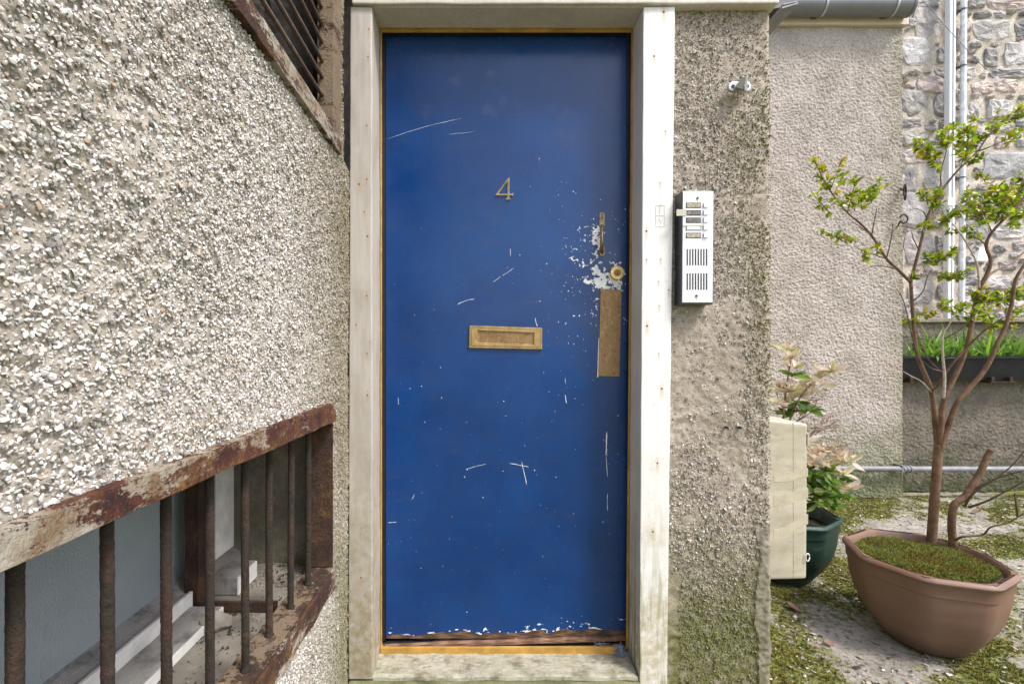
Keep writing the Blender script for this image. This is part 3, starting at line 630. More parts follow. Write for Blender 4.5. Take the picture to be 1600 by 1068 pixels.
m = rimloft([(q0, YD), (q0, YD - .004), (q1, YD - .007), (q2, YD - .007), (q2, YD - .0055), (q3, YD - .0055), (q3, YD - .0085), (q4, YD - .0085), (q5, YD - .0045)])
lbo = build('letterbox', m, M_BRASS, dr)
m = MB(); p = quad(q5); m.hexa([(v.x, YD - .0047, v.z) for v in p] + [(v.x, YD - .001, v.z) for v in p]); build('flap', m, M_BRONZE, lbo)
# pull handle
hb = build('pull_handle', MB().tube([W(940.5, y, YD - d) for y, d in [(352, .002), (357, .006), (361, .018), (368, .028), (378, .030), (386, .024), (390, .012), (394, .002)]], [.0058, .0055, .005, .0055, .006, .0055, .005, .0055], 10), M_HANDLE, dr, smooth=True)
def rrect(x0, y0, x1, y1, rr, Y, n=5):
    out = []
    for cx, cy, a0 in [(x1 - rr, y0 + rr, -90), (x1 - rr, y1 - rr, 0), (x0 + rr, y1 - rr, 90), (x0 + rr, y0 + rr, 180)]:
        for k in range(n + 1):
            a = R(a0 + 90 * k / n); out.append((XP(cx + rr * math.cos(a), Y), ZP(cy + rr * math.sin(a), Y)))
    return out
for a, b in ((332, 356), (384, 400.5)):
    e = build('end_plate', MB().prism(rrect(936, a, 944.6, b, 4.2, YD), YD - .004, YD), M_HANDLE, hb, .0008)
for a in (335.5, 341, 391, 397): build('screw', MB().disc((XP(940.3, YD), ZP(a, YD)), .0026, YD - .0052, YD - .003, 10), M_GAP_TRIM, hb)
lk = build('lock_cylinder', MB().loft([[(XP(963.5, YD) + r * math.cos(a), y, ZP(426.5, YD) + r * math.sin(a)) for a in np.linspace(0, 2 * math.pi, 32, False)] for r, y in [(.0235, YD), (.0235, YD - .006), (.0215, YD - .010), (.018, YD - .010), (.0175, YD - .0085), (.0125, YD - .0085), (.0122, YD - .0105), (.0001, YD - .0105)]]), M_LOCK, dr)
build('barrel', MB().disc((XP(963.5, YD), ZP(426.5, YD)), .0112, YD - .0113, YD - .0105, 24), M_BRONZE, lk)
build('keyhole', MB().box(XP(963.5, YD) - .0012, XP(963.5, YD) + .0012, YD - .0117, YD - .0110, ZP(426.5, YD) - .010, ZP(426.5, YD) + .002), M_SLOT, lk)
pp = build('push_plate', MB().hexa(hx([W(934.5, 587, YD), W(967.5, 588, YD), W(971, 453, YD), W(938, 451, YD)], YD - .0035, YD)), M_BRONZE, dr, .0008)
for a, b in ((941, 456), (967.5, 457), (937.5, 583), (964.5, 584)): build('screw', MB().disc((XP(a, YD), ZP(b, YD)), .002, YD - .0046, YD - .003, 8), M_HANDLE, pp)
build('unpainted_ledge', MB().hexa(hx([W(933, 589, YD), W(934.3, 589, YD), W(936, 528, YD), W(935, 528, YD)], YD - .002, YD)), M_CHIPW, dr)
# fibre tuft
mb = MB()
for i in range(60):
    c = W(968 + random.gauss(0, 2.5), 1018 + random.gauss(0, 6), 1.562); pts = [c]
    for k in range(6): pts.append(pts[-1] + Vector((random.gauss(0, .004), random.gauss(0, .003), random.gauss(-.0005, .004))))
    mb.tube(pts, .0006, 3)
for i in range(22):
    c = W(936 + random.gauss(0, 6), 1005 + random.gauss(0, 2), 1.585); pts = [c]
    for k in range(4): pts.append(pts[-1] + Vector((random.gauss(.002, .004), random.gauss(0, .002), random.gauss(-.001, .002))))
    mb.tube(pts, .0005, 3)
tf = build('frayed_fibre', mb, M_FIBRE); tag(tf, 'tangle of grey-blue frayed fibre caught at the right end of the threshold', 'fibre')

# ------------------------------------------------------------------ pebbledash pier right of the door
PX0, PX1, PY = .572, .902, 1.503
pier = thing('pebbledash_pier', 'stained brown pebbledash pier between the door frame and the courtyard', 'wall', (.74, 1.6, 0))
def pier_patch(x, z):   # smooth cement patch low on the right edge
    edge = .858 + (fbm(np.c_[z, z * 0, z * 0], 9, 3, 51) - .5) * .05
    return (x > edge) & (z < .56 + (fbm(np.c_[x, x * 0, x * 0], 14, 2, 52) - .5) * .06)
def pier_y(x, z):
    p = np.c_[x, z, x * 0]; f = fbm(p, 4, 3, 41); r = np.clip((x - .885) / .02, 0, 1) ** 2 * .02
    return PY - (f - .5) * .012 - (fbm(p, 85, 3, 42) - .5) * .010 + r - .004 * pier_patch(x, z)
P, F = grid(np.arange(PX0, PX1 + .004, .006), np.arange(0, 2.157, .006), lambda x, z: np.c_[x + np.clip((x - .88) / .02, 0, 1) * (fbm(np.c_[z, z * 0, z * 0], 16, 4, 46) - .5) * .012, pier_y(x, z), z])
link('render_face', raw_mesh('render_face', P, F, smooth=True), M_PIER, pier)
build('side_wall', MB().box(PX0, PX1 - .002, 1.532, 3.68, 0, 3.3).box(-.9, PX0 - .001, 1.668, 3.68, 0, 3.3).box(-.9, PX0 - .001, 1.532, 1.667, 2.31, 3.3), M_HARL, pier)
xs_ = np.arange(.83, .904, .004); zs_ = np.arange(0, .60, .004)
P, F = grid(xs_, zs_, lambda x, z: np.c_[x + np.clip((x - .88) / .02, 0, 1) * (fbm(np.c_[z, z * 0, z * 0], 16, 4, 46) - .5) * .012, pier_y(x, z) - .0015, z], lambda x, z: ~pier_patch(x, z))
link('cement_patch', raw_mesh('cement_patch', P, F, smooth=True), M_CEM, pier)
def pier_pebbles():
    sp = .0057; X, Z = [a.ravel() for a in np.meshgrid(np.arange(PX0, PX1 + .002, sp), np.arange(0, 2.15, sp))]
    X = X + rng.uniform(-.6, .6, len(X)) * sp; Z = Z + rng.uniform(-.6, .6, len(Z)) * sp
    d = fbm(np.c_[X, Z, X * 0], 9, 4, 43)
    bare = .34 * np.exp(-((Z - 1.05) / .28) ** 2) * np.clip((.86 - X) / .08, 0, 1)       # worn zone below the intercom
    k = rng.random(len(X)) < np.clip((d - .26 - bare) * 4.0, .10, .95)
    k &= ~pier_patch(X, Z) & ~((X < .615) & (Z < .42) & (fbm(np.c_[X, Z, X * 0], 20, 2, 48) > .3))
    X, Z = X[k], Z[k]; n = len(X)
    sz = np.clip(rng.lognormal(math.log(.0034), .34, n), .0016, .0072); S = np.c_[sz, sz * rng.uniform(.5, .9, n), sz * rng.uniform(.4, .75, n)]
    Xo = X + np.clip((X - .88) / .02, 0, 1) * (fbm(np.c_[Z, Z * 0, Z * 0], 16, 4, 46) - .5) * .012
    base = np.array([[.43, .40, .36], [.64, .62, .58], [.34, .29, .235], [.20, .175, .14], [.45, .36, .28]]); c = base[rng.choice(5, n, p=[.3, .22, .25, .15, .08])] * rng.uniform(.75, 1.15, (n, 1))
    nz = fbm(np.c_[X, Z, X * 0], 11, 4, 45)
    g = np.clip((.60 - Z) / .42, 0, 1) * .95 + np.clip((X - .80) / .07, 0, 1) * .95 * np.clip((Z - .7) / .5, .15, 1) + np.exp(-((X - .795 - .01 * np.sin(Z * 9)) / .035) ** 2) * np.clip((Z - 1.25) / .5, 0, 1) * (Z < 1.90) * .75
    g = np.clip(g * (.5 + 1.2 * nz), 0, .9)[:, None]; gc = np.where((Z < .75)[:, None], np.array([[.13, .135, .035]]), np.array([[.20, .18, .06]]))
    c = c * (1 - g) + gc * g
    M = mats4(frames(n, np.array([1., 0, 0]), np.array([0., 0, 1]), np.array([0., -1, 0]), .6), S, np.c_[Xo, pier_y(X, Z) - sz * rng.uniform(-.05, .4, n), Z])
    merged('fine_pebbles', CHIPS, M, rng.integers(0, 16, n), c, M_PEB, pier)
pier_pebbles()
for a in (1136.5, 1157): build('drill_hole', MB().disc((XP(a, 1.49), ZP(668, 1.49)), .004, 1.488, 1.502, 10), M_SLOT, pier)

# intercom
YI = 1.453
ic = thing('door_intercom', 'silver intercom panel with five call buttons mounted on the pebbledash pier', 'intercom', (XP(1090, YI), 1.50, ZP(473, YI)))
body = [W(1064.5, 475, YI), W(1115, 475, YI), W(1116, 297.5, YI), W(1065.5, 297.5, YI)]
build('housing', MB().hexa(hx(body, YI + .003, 1.508)), M_BODY, ic, .003)
pl = build('face_plate', MB().hexa(hx([W(1065.8, 472.5, YI), W(1113.2, 472.5, YI), W(1114.5, 299, YI), W(1067, 299, YI)], YI - .001, YI + .0028)), M_ALU, ic, .001)
def pr(name, x0, y0, x1, y1, mat, d0=-.0016, d1=.001, bev=0, par=None): return build(name, MB().box(XP(x0, YI), XP(x1, YI), YI + d0, YI + d1, ZP(y1, YI), ZP(y0, YI)), mat, par or ic, bev)
for k, (y, mt) in enumerate([(321, M_LBL), (332.7, M_LBLD), (344.2, M_LBLD), (356, M_LBLW), (368, M_LBL)]):
    w = pr('label_window', 1071.5, y - 4.2, 1094.8, y + 4.2, M_GAP_TRIM, -.0018)
    pr('name_label', 1072.6, y - 3.1, 1093.8, y + 3.1, mt, -.0023, par=w)
    pr('call_button', 1098.4, y - 3.6, 1105.6, y + 3.6, M_BTN, -.006, bev=.0008)
pr('tape', 1056.5, 327.5, 1072, 337.5, M_TAPE, -.0032, -.0027); pr('tape', 1068, 351.5, 1098, 353.4, M_TAPE, -.0032, -.0026)
for y0, y1 in ((389, 414.6), (427, 452.5)):
    for k in range(8): pr('speaker_slot', 1073.6 + k * 4.32 - .95, y0, 1073.6 + k * 4.32 + .95, y1, M_SLOT, -.0015)
for x, y in ((1089.7, 309.5), (1088, 462)):
    build('screw', MB().disc((XP(x, YI), ZP(y, YI)), .0035, YI - .003, YI, 12), M_RSCREW, ic)
    build('rust_stain', MB().prism([(XP(x - 1.6, YI), ZP(y, YI)), (XP(x - 1.0, YI), ZP(y + 5.5, YI)), (XP(x + .6, YI), ZP(y + 6.3, YI)), (XP(x + 1.6, YI), ZP(y, YI))], YI - .0013, YI - .0011), simple('rust_stain', (.62, .45, .3), .6), ic)
# cable bracket on pier
YK = 1.478
ck = thing('wall_bracket', 'small grey metal bracket screwed high on the pebbledash pier', 'bracket', (XP(1157, YK), 1.49, ZP(140, YK)))
bp = [W(1139.5, 141, YK), W(1175, 141, YK), W(1175, 126, YK), W(1139.5, 126, YK)]
build('base_plate', MB().prism(rrect(1139.5, 126.5, 1175, 141, 7, YK), YK + .004, 1.494), M_ZINC, ck, .001)
for x in (1146.3, 1168.6): build('screw_hole', MB().disc((XP(x, YK), ZP(134, YK)), .0052, YK + .0025, YK + .0045, 14), M_SLOT, ck)
k0 = W(1151, 135, YK); 
build('bent_arm', MB().hexa([W(1149, 136, YK - .02), W(1161, 140.5, YK - .02), W(1167, 120, YK - .035), W(1161, 120, YK - .035), W(1150, 133, YK), W(1163, 139, YK), W(1168, 121, YK), W(1162, 121, YK)]), M_ZINC, ck, .001)
build('bent_arm', MB().hexa([W(1163, 141, YK - .022), W(1168, 141, YK - .022), W(1168, 120, YK - .03), W(1163, 120, YK - .03), W(1163, 139, YK + .003), W(1168, 139, YK + .003), W(1168, 121, YK + .003), W(1163, 121, YK + .003)]), M_ZINC, ck, .001)

# ------------------------------------------------------------------ cream meter box on the pier's courtyard side
YM = 1.74; mz0, mz1 = ZP(907, YM), ZP(662, YM); mx1 = XP(1263, YM)
mt = thing('meter_box', 'cream plastic meter box fixed to the courtyard side of the pier, partly hidden', 'meter box', (1.0, YM, mz0))
build('body', MB().hexa([(.900, YM, mz0), (mx1 - .004, YM, mz0 + .006), (mx1, YM, mz1), (.900, YM, mz1 + .03), (.900, YM + .25, mz0), (mx1 - .004, YM + .25, mz0), (mx1, YM + .25, mz1), (.900, YM + .25, mz1 + .03)]), M_BOX, mt, .012, 3)
build('seam', MB().box(XP(1239.5, YM) - .0006, XP(1239.5, YM) + .0006, YM - .0004, YM + .004, mz0 + .012, mz1 + .004), M_GREYW, mt)
build('hinge', MB().box(mx1 - .004, mx1 + .003, YM - .002, YM + .02, mz1 - .075, mz1 - .035), M_BOX, mt)
build('tie', MB().tube([W(1262 + 3 * math.cos(a), 870 + 6 * math.sin(a), YM - .006) for a in np.linspace(0, 6, 12)], .0018, 6), M_LBLW, mt, smooth=True)
random.seed(3)
for a, b, th in [(744, 738, 15), (781, 770, 17), (833, 812, 16)]:
    pts = [(XP(1209 + 53.5 * t, YM), ZP(a + (b - a) * t + 2 * math.sin(t * 5), YM)) for t in np.linspace(0, 1, 8)]; h = th * YM / FPX
    build('tape_strip', MB().prism([(x, z - h * random.uniform(.45, .6)) for x, z in pts] + [(x, z + h * random.uniform(.3, .5)) for x, z in reversed(pts)], YM - .0007, YM + .001), M_TAPEB, mt)

# ------------------------------------------------------------------ harled wall across the courtyard with gutter
YH = 3.67; HX1 = XP(1411, YH); HZ = ZP(43, YH)
hw = thing('harled_wall', 'pinkish-grey roughcast wall under the gutter behind the potted shrub', 'wall', (2.2, YH, 0))
def rough_wall(x0, x1, y, z0, z1, st, seed, amp):
    def fn(x, z):
        p = np.c_[x, z, x * 0]; return np.c_[x, y - (fbm(p, 125, 3, seed) - .5) * amp * 1.1 - (fbm(p, 3, 2, seed + 4) - .5) * .02, z]
    return grid(np.arange(x0, x1 + st * .5, st), np.arange(z0, z1 + st * .5, st), fn)
P, F = rough_wall(1.9, HX1, YH, 0, HZ, .005, 91, .014); link('roughcast_face', raw_mesh('roughcast_face', P, F, smooth=True), M_HARL, hw)
build('wall_core', MB().box(.905, HX1 - .006, YH + .022, 4.9, 0, HZ + .1).box(.905, 1.895, YH, YH + .0215, 0, HZ), M_HARL, hw)
build('fascia', MB().box(.95, HX1 + .02, YH - .03, YH + .02, HZ + .002, HZ + .22), M_FASC, hw, .004)
build('roof_edge', MB().box(.95, HX1 + .05, YH - .04, 5.0, HZ + .222, HZ + .30), M_GUT, hw, .004)
YG = 3.54; gz = ZP(1, YG); gx0, gx1 = XP(1237, YG), XP(1427, YG); gr_ = .068
gt = thing('roof_gutter', 'dark grey half-round plastic gutter along the top of the roughcast wall', 'gutter', ((gx0 + gx1) / 2, YG, gz))
def half(x, r, c): return [(x, c[0] - r * math.cos(a), c[1] - r * math.sin(a) * 1.15) for a in np.linspace(0, math.pi, 17)]
gc = (YG + .05, gz + .0)
mb = MB(); ri = [half(x, gr_, gc) + list(reversed(half(x, gr_ - .005, gc))) for x in np.linspace(gx0 - .4, gx1, 10)]; mb.loft(ri, True, True)
build('channel', mb, M_GUT, gt, smooth=False)
build('end_cap', MB().loft([half(gx1 + .0015, gr_ + .003, gc), half(gx1 + .02, gr_ + .003, gc)], True, True), M_GUT, gt)
for px in (1291, 1402):
    x = XP(px, YG); mb = MB().loft([half(x - .008, gr_ + .005, gc) + list(reversed(half(x - .008, gr_ + .001, gc))), half(x + .008, gr_ + .005, gc) + list(reversed(half(x + .008, gr_ + .001, gc)))], True, True)
    build('bracket', mb, M_ZINC, gt); build('bracket_arm', MB().box(x - .05, x - .01, YH - .040, YH - .031, HZ + .04, HZ + .12), M_BODY, gt)
# broken edge of the near roof
be = thing('broken_roof_edge', 'broken grey roof edge strips above the right corner of the pier', 'roof edge', (.93, 1.6, 2.2))
for k, (x0, y0, x1, y1, th) in enumerate([(1216, 19, 1241, 12, 1.5), (1218, 14, 1240, 9, 1.2)]):
    build('strip', MB().hexa(hx([W(x0, y0 + th, 1.6), W(x1, y1 + th, 1.6), W(x1, y1 - th, 1.6), W(x0, y0 - th, 1.6)], 1.58, 1.75)), M_COND, be, .001)
build('dark_underlay', MB().hexa(hx([W(1208, 14, 1.62), W(1233, 9, 1.62), W(1233, -30, 1.62), W(1208, -30, 1.62)], 1.62, 1.9)), M_BODY, be)
# conduit
YC = 3.615; cd = thing('grey_conduit_pipe', 'grey conduit pipe running low across the courtyard walls', 'pipe', (3, YC, .2))
build('pipe', MB().tube([(x, YC, ZP(732, YC) + .002 * math.sin(x * 3)) for x in np.linspace(1.5, 6, 20)], .0205, 12), M_COND, cd, smooth=True)
for px in (1411, 1416, 1422): build('coupling', MB().tube([(XP(px, YC) - .008, YC + .004, ZP(732, YC)), (XP(px, YC) + .008, YC + .004, ZP(732, YC))], .027, 12), M_COND, cd, smooth=True)
build('pipe_clip', MB().box(XP(1408, YC) - .01, XP(1408, YC) + .01, YC - .02, YH + .01, ZP(732, YC) - .022, ZP(732, YC) + .03), M_COND, cd, .003)
for (px, py, closed) in ((1414, 300, 0), (1413, 342, 1)):
    c = W(px, py, 3.62); pts = [c + Vector((.03 * math.cos(a) - .005, .0, .032 * math.sin(a))) for a in np.linspace(R(-150 if closed else -100), R(150), 14)] if closed else [c + Vector((.008 * math.cos(a), 0, .06 * math.sin(a))) for a in np.linspace(0, 6.28, 14)]
    if closed: pts = [Vector((HX1 - .03, YH + .01, c.z - .04))] + pts
    else: pts = pts + [Vector((HX1 - .02, YH + .01, c.z + .05))]
    tag(build('iron_hook', MB().tube(pts, .0055, 8), M_RUST, None, smooth=True), 'curled rusty iron hook at the right edge of the roughcast wall' if closed else 'narrow rusty iron loop above the curled hook on the roughcast wall edge', 'hook')

# ------------------------------------------------------------------ retaining wall, trough, grass
YR = 3.83; RT = ZP(498, YR)
rw = thing('retaining_wall', 'low dark roughcast retaining wall behind the black trough', 'wall', (4.2, YR, 0))
P, F = rough_wall(HX1 - .03, 5.2, YR, 0, RT - .03, .0075, 95, .018); link('roughcast_face', raw_mesh('roughcast_face', P, F, smooth=True), M_RETAIN, rw)
build('wall_core', MB().box(HX1 + .004, 9, YR + .022, 4.95, 0, RT - .032), M_RETAIN, rw)
build('coping', MB().box(HX1 + .004, 9, YR - .03, YR + .30, RT - .028, RT + .004), M_CEM, rw, .006, cuts=.1, wob=.004)
YT = 3.695; tz0, tz1 = ZP(595, YT), ZP(556, YT); tx0 = HX1 + .004
tr = thing('black_trough', 'long black plastic planting trough fixed to the retaining wall', 'planter', (4, YT, tz0))
tx1 = 5.1; o_ = [(tx0, YT), (tx1, YT), (tx1, YR - .02), (tx0, YR - .02)]
def ring(i, z, e=0): return [(tx0 + i, YT + i + e, z), (tx1 - i, YT + i + e, z), (tx1 - i, YR - .02 - i, z), (tx0 + i, YR - .02 - i, z)]
build('trough_shell', MB().loft([ring(.02, tz0, .02), ring(.0, tz1 - .02), ring(-.008, tz1 - .018), ring(-.008, tz1), ring(.006, tz1), ring(.012, tz1 - .05)], True, True), M_BLACK, tr)
for px in (1426, 1553, 1582): build('bracket', MB().box(XP(px, YT) - .012, XP(px, YT) + .012, YT + .005, YR, tz0 - .014, tz0 + .03), M_RUST, tr, .002)
build('bracket_bar', MB().box(XP(1548, YT), XP(1590, YT), YT + .0, YT + .02, tz0 - .012, tz0 - .003), M_RUST, tr, .001)
# blades
bl = []
for k in range(4):
    V, Fc = [], []; cv = [.1, .5, 1.0, 1.5][k]
    for i in range(6):
        t = i / 5; w = .5 * (1 - t ** 2) + .02; V += [[-w, cv * .25 * t * t * 2, t - .35 * cv * t ** 3 * .6], [w, cv * .25 * t * t * 2, t - .35 * cv * t ** 3 * .6]]
    for i in range(5): Fc += [[2 * i, 2 * i + 1, 2 * i + 3], [2 * i, 2 * i + 3, 2 * i + 2]]
    bl.append((np.array(V), np.array(Fc)))
n = 620; cx_ = rng.choice([3.45, 3.6, 3.75, 3.95, 4.1, 4.3, 4.55, 4.8, 4.95], n) + rng.normal(0, .07, n); cy_ = rng.uniform(YT + .02, YR - .05, n); L = rng.uniform(.10, .30, n); L[:14] = .40
cx_ = np.clip(cx_, tx0 + .02, tx1 - .03)
M = mats4(frames(n, np.array([1., 0, 0]), np.array([0., 1, 0]), np.array([0., 0, 1]), .4), np.c_[rng.uniform(.012, .026, n), L, L], np.c_[cx_, cy_, np.full(n, tz1 - .055)])
t = rng.random((n, 1)); col = np.array([.09, .22, .03]) * (1 - t) + np.array([.34, .50, .12]) * t
gs = thing('trough_grass', 'bright green grass and bulb leaves growing in the black trough', 'grass', (4, 3.7, tz1 - .05))
split_scatter('blade', 'grass_blades', bl, M, rng.integers(0, 4, n), col, M_LEAF1, M_LEAF, gs, 120, True)

# ------------------------------------------------------------------ far stone wall with pipes
YS = 5.0
sw = thing('rubble_stone_wall', 'sunlit random rubble granite wall with pale mortar at the far right', 'wall', (5, YS, 0))
def fnm(x, z):
    p = np.c_[x, z, x * 0]; return np.c_[x, YS - (fbm(p, 9, 4, 101) - .5) * .05, z]
P, F = grid(np.arange(3.2, 6.6, .03), np.arange(.9, 5.4, .03), fnm); link('mortar_face', raw_mesh('mortar_face', P, F, smooth=True), M_MORTAR, sw)
build('wall_core', MB().box(.905, 9.5, YS + .04, 5.5, 0, 5.4), M_MORTAR, sw)
G, D, Bl, Pk, Lt, Mv = (.49, .465, .435), (.37, .355, .34), (.45, .445, .44), (.60, .50, .45), (.60, .575, .55), (.52, .475, .45)
hand = [(1451, 38, 40, 46, Mv), (1431, 80, 38, 38, Lt), (1475, 86, 20, 22, D), (1454, 131, 34, 22, Pk), (1430, 160, 38, 32, G), (1474, 163, 22, 34, D), (1551, 47, 52, 28, G), (1550, 89, 20, 25, D), (1592, 84, 38, 30, Lt), (1576, 114, 46, 12, Bl), (1537, 136, 32, 15, Pk), (1573, 134, 34, 18, Pk), (1536, 23, 22, 9, D), (1575, 6, 55, 14, Pk), (1526, 6, 22, 14, G), (1449, 5, 34, 13, G), (1425, 36, 11, 12, G), (1473, 113, 18, 12, G), (1524, 94, 12, 9, D), (1430, 113, 16, 8, G), (1425, 193, 28, 12, D), (1430, 216, 36, 22, G), (1430, 244, 35, 20, Mv), (1461, 277, 34, 33, G), (1422, 280, 22, 34, D), (1572, 258, 62, 37, Bl), (1454, 199, 18, 9, G), (1523, 172, 13, 20, Lt), (1562, 170, 34, 24, Lt), (1530, 267, 12, 9, D), (1475, 191, 12, 8, G), (1568, 200, 30, 11, G), (1598, 222, 18, 12, Bl), (1428, 328, 34, 46, Lt), (1437, 388, 44, 40, Mv), (1470, 381, 14, 22, D), (1574, 361, 48, 22, Lt), (1562, 388, 16, 12, D), (1575, 414, 24, 14, D), (1586, 399, 14, 8, G), (1557, 441, 38, 20, G), (1438, 456, 36, 30, G), (1478, 455, 20, 24, D), (1415, 482, 10, 26, D), (1590, 482, 30, 22, G), (1556, 474, 30, 20, G), (1500, 60, 10, 30, Mv), (1500, 150, 10, 18, G), (1500, 330, 10, 16, G), (1500, 400, 9, 20, D), (1540, 310, 26, 16, Lt), (1590, 310, 28, 18, Pk)]
occ = []; jobs = []
for cx, cy, w, h, c in hand:
    p = W(cx, cy, YS - .01); jobs.append((p.x, p.z, w * 1.26 * YS / FPX, h * 1.26 * YS / FPX, c, 1))
def clash(x, z, w, h): return any(abs(x - a) < (w + c) / 2 - .004 and abs(z - b) < (h + d) / 2 - .004 for a, b, c, d, _, _ in jobs)
random.seed(11)
for (w0, w1, tries) in ((.22, .42, 900), (.12, .22, 1500), (.05, .11, 2600)):
    for _ in range(tries):
        w = random.uniform(w0, w1); h = w * random.uniform(.45, .85); x = random.uniform(4.2, 5.95); z = random.uniform(1.35, 4.75)
        if not clash(x, z, w, h): jobs.append((x, z, w, h, random.choice([G, G, D, Bl, Pk, Lt, Mv]), 0))
    
for x, z, w, h, c, hd in jobs[:300]:
    n = 14; sup = random.uniform(3.5, 9); out = []
    for k in range(n):
        a = 2 * math.pi * k / n + random.uniform(-.1, .1); ca, sa = math.cos(a), math.sin(a); r = (abs(ca) ** sup + abs(sa) ** sup) ** (-1 / sup) * random.uniform(.82, 1.05)
        out.append((ca * r * w / 2, sa * r * h / 2))
    pr_ = random.uniform(.006, .022); tx, tz = random.uniform(-.02, .02) / w * .6, random.uniform(-.02, .02) / h * .6
    V = [(a, .045, b) for a, b in out] + [(a * .97, -pr_ * .35 + a * tx + b * tz, b * .97) for a, b in out] + [(a * .80, -pr_ + random.uniform(-.008, .008) + a * tx + b * tz, b * .80) for a, b in out] + [(a * .42, -pr_ + random.uniform(-.012, .006) + a * tx + b * tz, b * .42) for a, b in out] + [(0, -pr_ - .004, 0)]
    Fs = []
    for r_ in range(3):
        for k in range(n): Fs.append((r_ * n + k, r_ * n + (k + 1) % n, (r_ + 1) * n + (k + 1) % n, (r_ + 1) * n + k))
    for k in range(n): Fs.append((3 * n + k, 3 * n + (k + 1) % n, 4 * n))
    o = build('stone', MB().add(V, Fs), M_STONE, sw); o.matrix_basis = Matrix.Translation((x, YS - .006, z)); v = random.uniform(.85, 1.15); o.color = (c[0] * v, c[1] * v, c[2] * v, 1)
YP = 4.86
dp = thing('white_downpipe', 'wide square white downpipe on the stone wall', 'pipe', (XP(1487, YP), YP, RT))
def lean(px0, px1, w, Y, z0, z1, d): return MB().hexa([(XP(px1, Y) - w / 2, Y, z0), (XP(px1, Y) + w / 2, Y, z0), (XP(px0, Y) + w / 2, Y, z1), (XP(px0, Y) - w / 2, Y, z1), (XP(px1, Y) - w / 2, Y + d, z0), (XP(px1, Y) + w / 2, Y + d, z0), (XP(px0, Y) + w / 2, Y + d, z1), (XP(px0, Y) - w / 2, Y + d, z1)])
build('pipe', lean(1490, 1485.5, .066, YP, .95, 4.9, .06), M_PIPEW, dp, .012, 3)
build('corner_rib', lean(1492, 1488, .010, YP - .008, .95, 4.9, .006), M_BTN, dp)
build('pipe_collar', lean(1487.3, 1487.3, .080, YP - .009, ZP(322, YP), ZP(309, YP), .08), M_PIPEW, dp, .012, 3)
gp = thing('thin_metal_pipe', 'thin round silvery pipe beside the square downpipe on the stone wall', 'pipe', (XP(1511, YP), YP, RT))
build('pipe', MB().tube([(XP(1514.5 - 3.5 * t, YP), YP + .03, .95 + 3.95 * t) if False else (XP(1509.5 + 4.5 * t, YP), YP + .05, .95 + 3.95 * t) for t in np.linspace(0, 1, 12)], .026, 14), M_PIPEG, gp, smooth=True)
for py in (10, 99, 275): build('pipe_clip', MB().tube([(XP(1512.5 - py / 130, YP), YP + .05, ZP(py, YP) - .006), (XP(1512.5 - py / 130, YP), YP + .05, ZP(py, YP) + .006)], .031, 14).box(XP(1512.5 - py / 130, YP) - .05, XP(1512.5 - py / 130, YP), YP + .04, YS + .02, ZP(py, YP) - .006, ZP(py, YP) + .006), M_BODY, gp)
tag(build('overhead_wire', MB().tube([W(1436 + (1540 - 1436) * t, -6 + 114 * t + 2 * math.sin(t * 3), 4.80) for t in np.linspace(0, 1, 10)] + [W(1541, 109, YS)], .0032, 5), M_COND, None, smooth=True), 'thin grey wire crossing diagonally over the stone wall', 'wire')
vh = thing('vent_hood', 'small white sloped vent hood on the stone wall behind the shrub', 'vent', (XP(1538, YS), YS, ZP(407, YS)))
a_, b_, c_, d_ = W(1528, 407, YS - .12), W(1547, 407, YS - .12), W(1543.5, 386, YS - .02), W(1531.5, 386, YS - .02)
build('hood', MB().hexa([a_, b_, c_, d_] + [Vector((p.x, YS + .03, p.z)) for p in (a_, b_, c_, d_)]), M_PIPEW, vh, .004)

# ------------------------------------------------------------------ pots
def pot(name, label, c, rot, rr, rb, h, mat, sides=8, asp=(1, 1), soil=.03):
    t = thing(name, label, 'plant pot', (c[0], c[1], 0))
    def rg(r, z, ch=.40):
        out = []
        for k in range(4):       # square with big chamfers, four long and four short sides
            for s_ in (-1, 1):
                a = k * math.pi / 2 + s_ * ch
                u_, v_ = r * asp[0] * math.cos(a), r * asp[1] * math.sin(a); out.append((c[0] + u_ * math.cos(rot) - v_ * math.sin(rot), c[1] + u_ * math.sin(rot) + v_ * math.cos(rot), z))
        return out
    k_ = rr - rb; prof = [(0, rb), (.06, rb + k_ * .12), (.16, rb + k_ * .36), (.28, rb + k_ * .56), (.42, rb + k_ * .73), (.56, rb + k_ * .83), (.70, rb + k_ * .89), (.785, rb + k_ * .91), (.795, rb + k_ * .945), (.915, rb + (rr - rb) * .96), (.92, rr * .985), (.935, rr * 1.015), (.96, rr * 1.025), (.985, rr * 1.01), (1.0, rr * .975), (.995, rr * .93), (.97, rr * .905), (.80, rr * .87)]
    o = build('shell', MB().loft([rg(r, .004 + h * z) for z, r in prof], True, False), mat, t)
    bm = bmesh.new(); bm.from_mesh(o.data)
    es = [e for e in bm.edges if len(e.link_faces) == 2 and abs((e.verts[0].co - e.verts[1].co).normalized().z) > .25 and e.calc_face_angle(0) > .2]
    bmesh.ops.bevel(bm, geom=es, offset=.03, segments=4, affect='EDGES', profile=.5, clamp_overlap=True)
    for f in bm.faces: f.smooth = True
    bm.to_mesh(o.data); bm.free(); o.data.set_sharp_from_angle(angle=R(38))
    zs = .004 + h - soil; r = rr * .915
    build('soil', MB().loft([rg(r, zs), rg(r * .5, zs + .012)], False, True), M_SOIL, t, cuts=.03, wob=.008, wsc=30)
    return t, zs
TC = (1.71, 1.877)
tp, tzs = pot('terracotta_pot', 'brown terracotta-coloured plastic pot holding the small shrub, in the right foreground', TC, 1.227, .265, .140, .32, M_TERRA, asp=(1.04, .945))
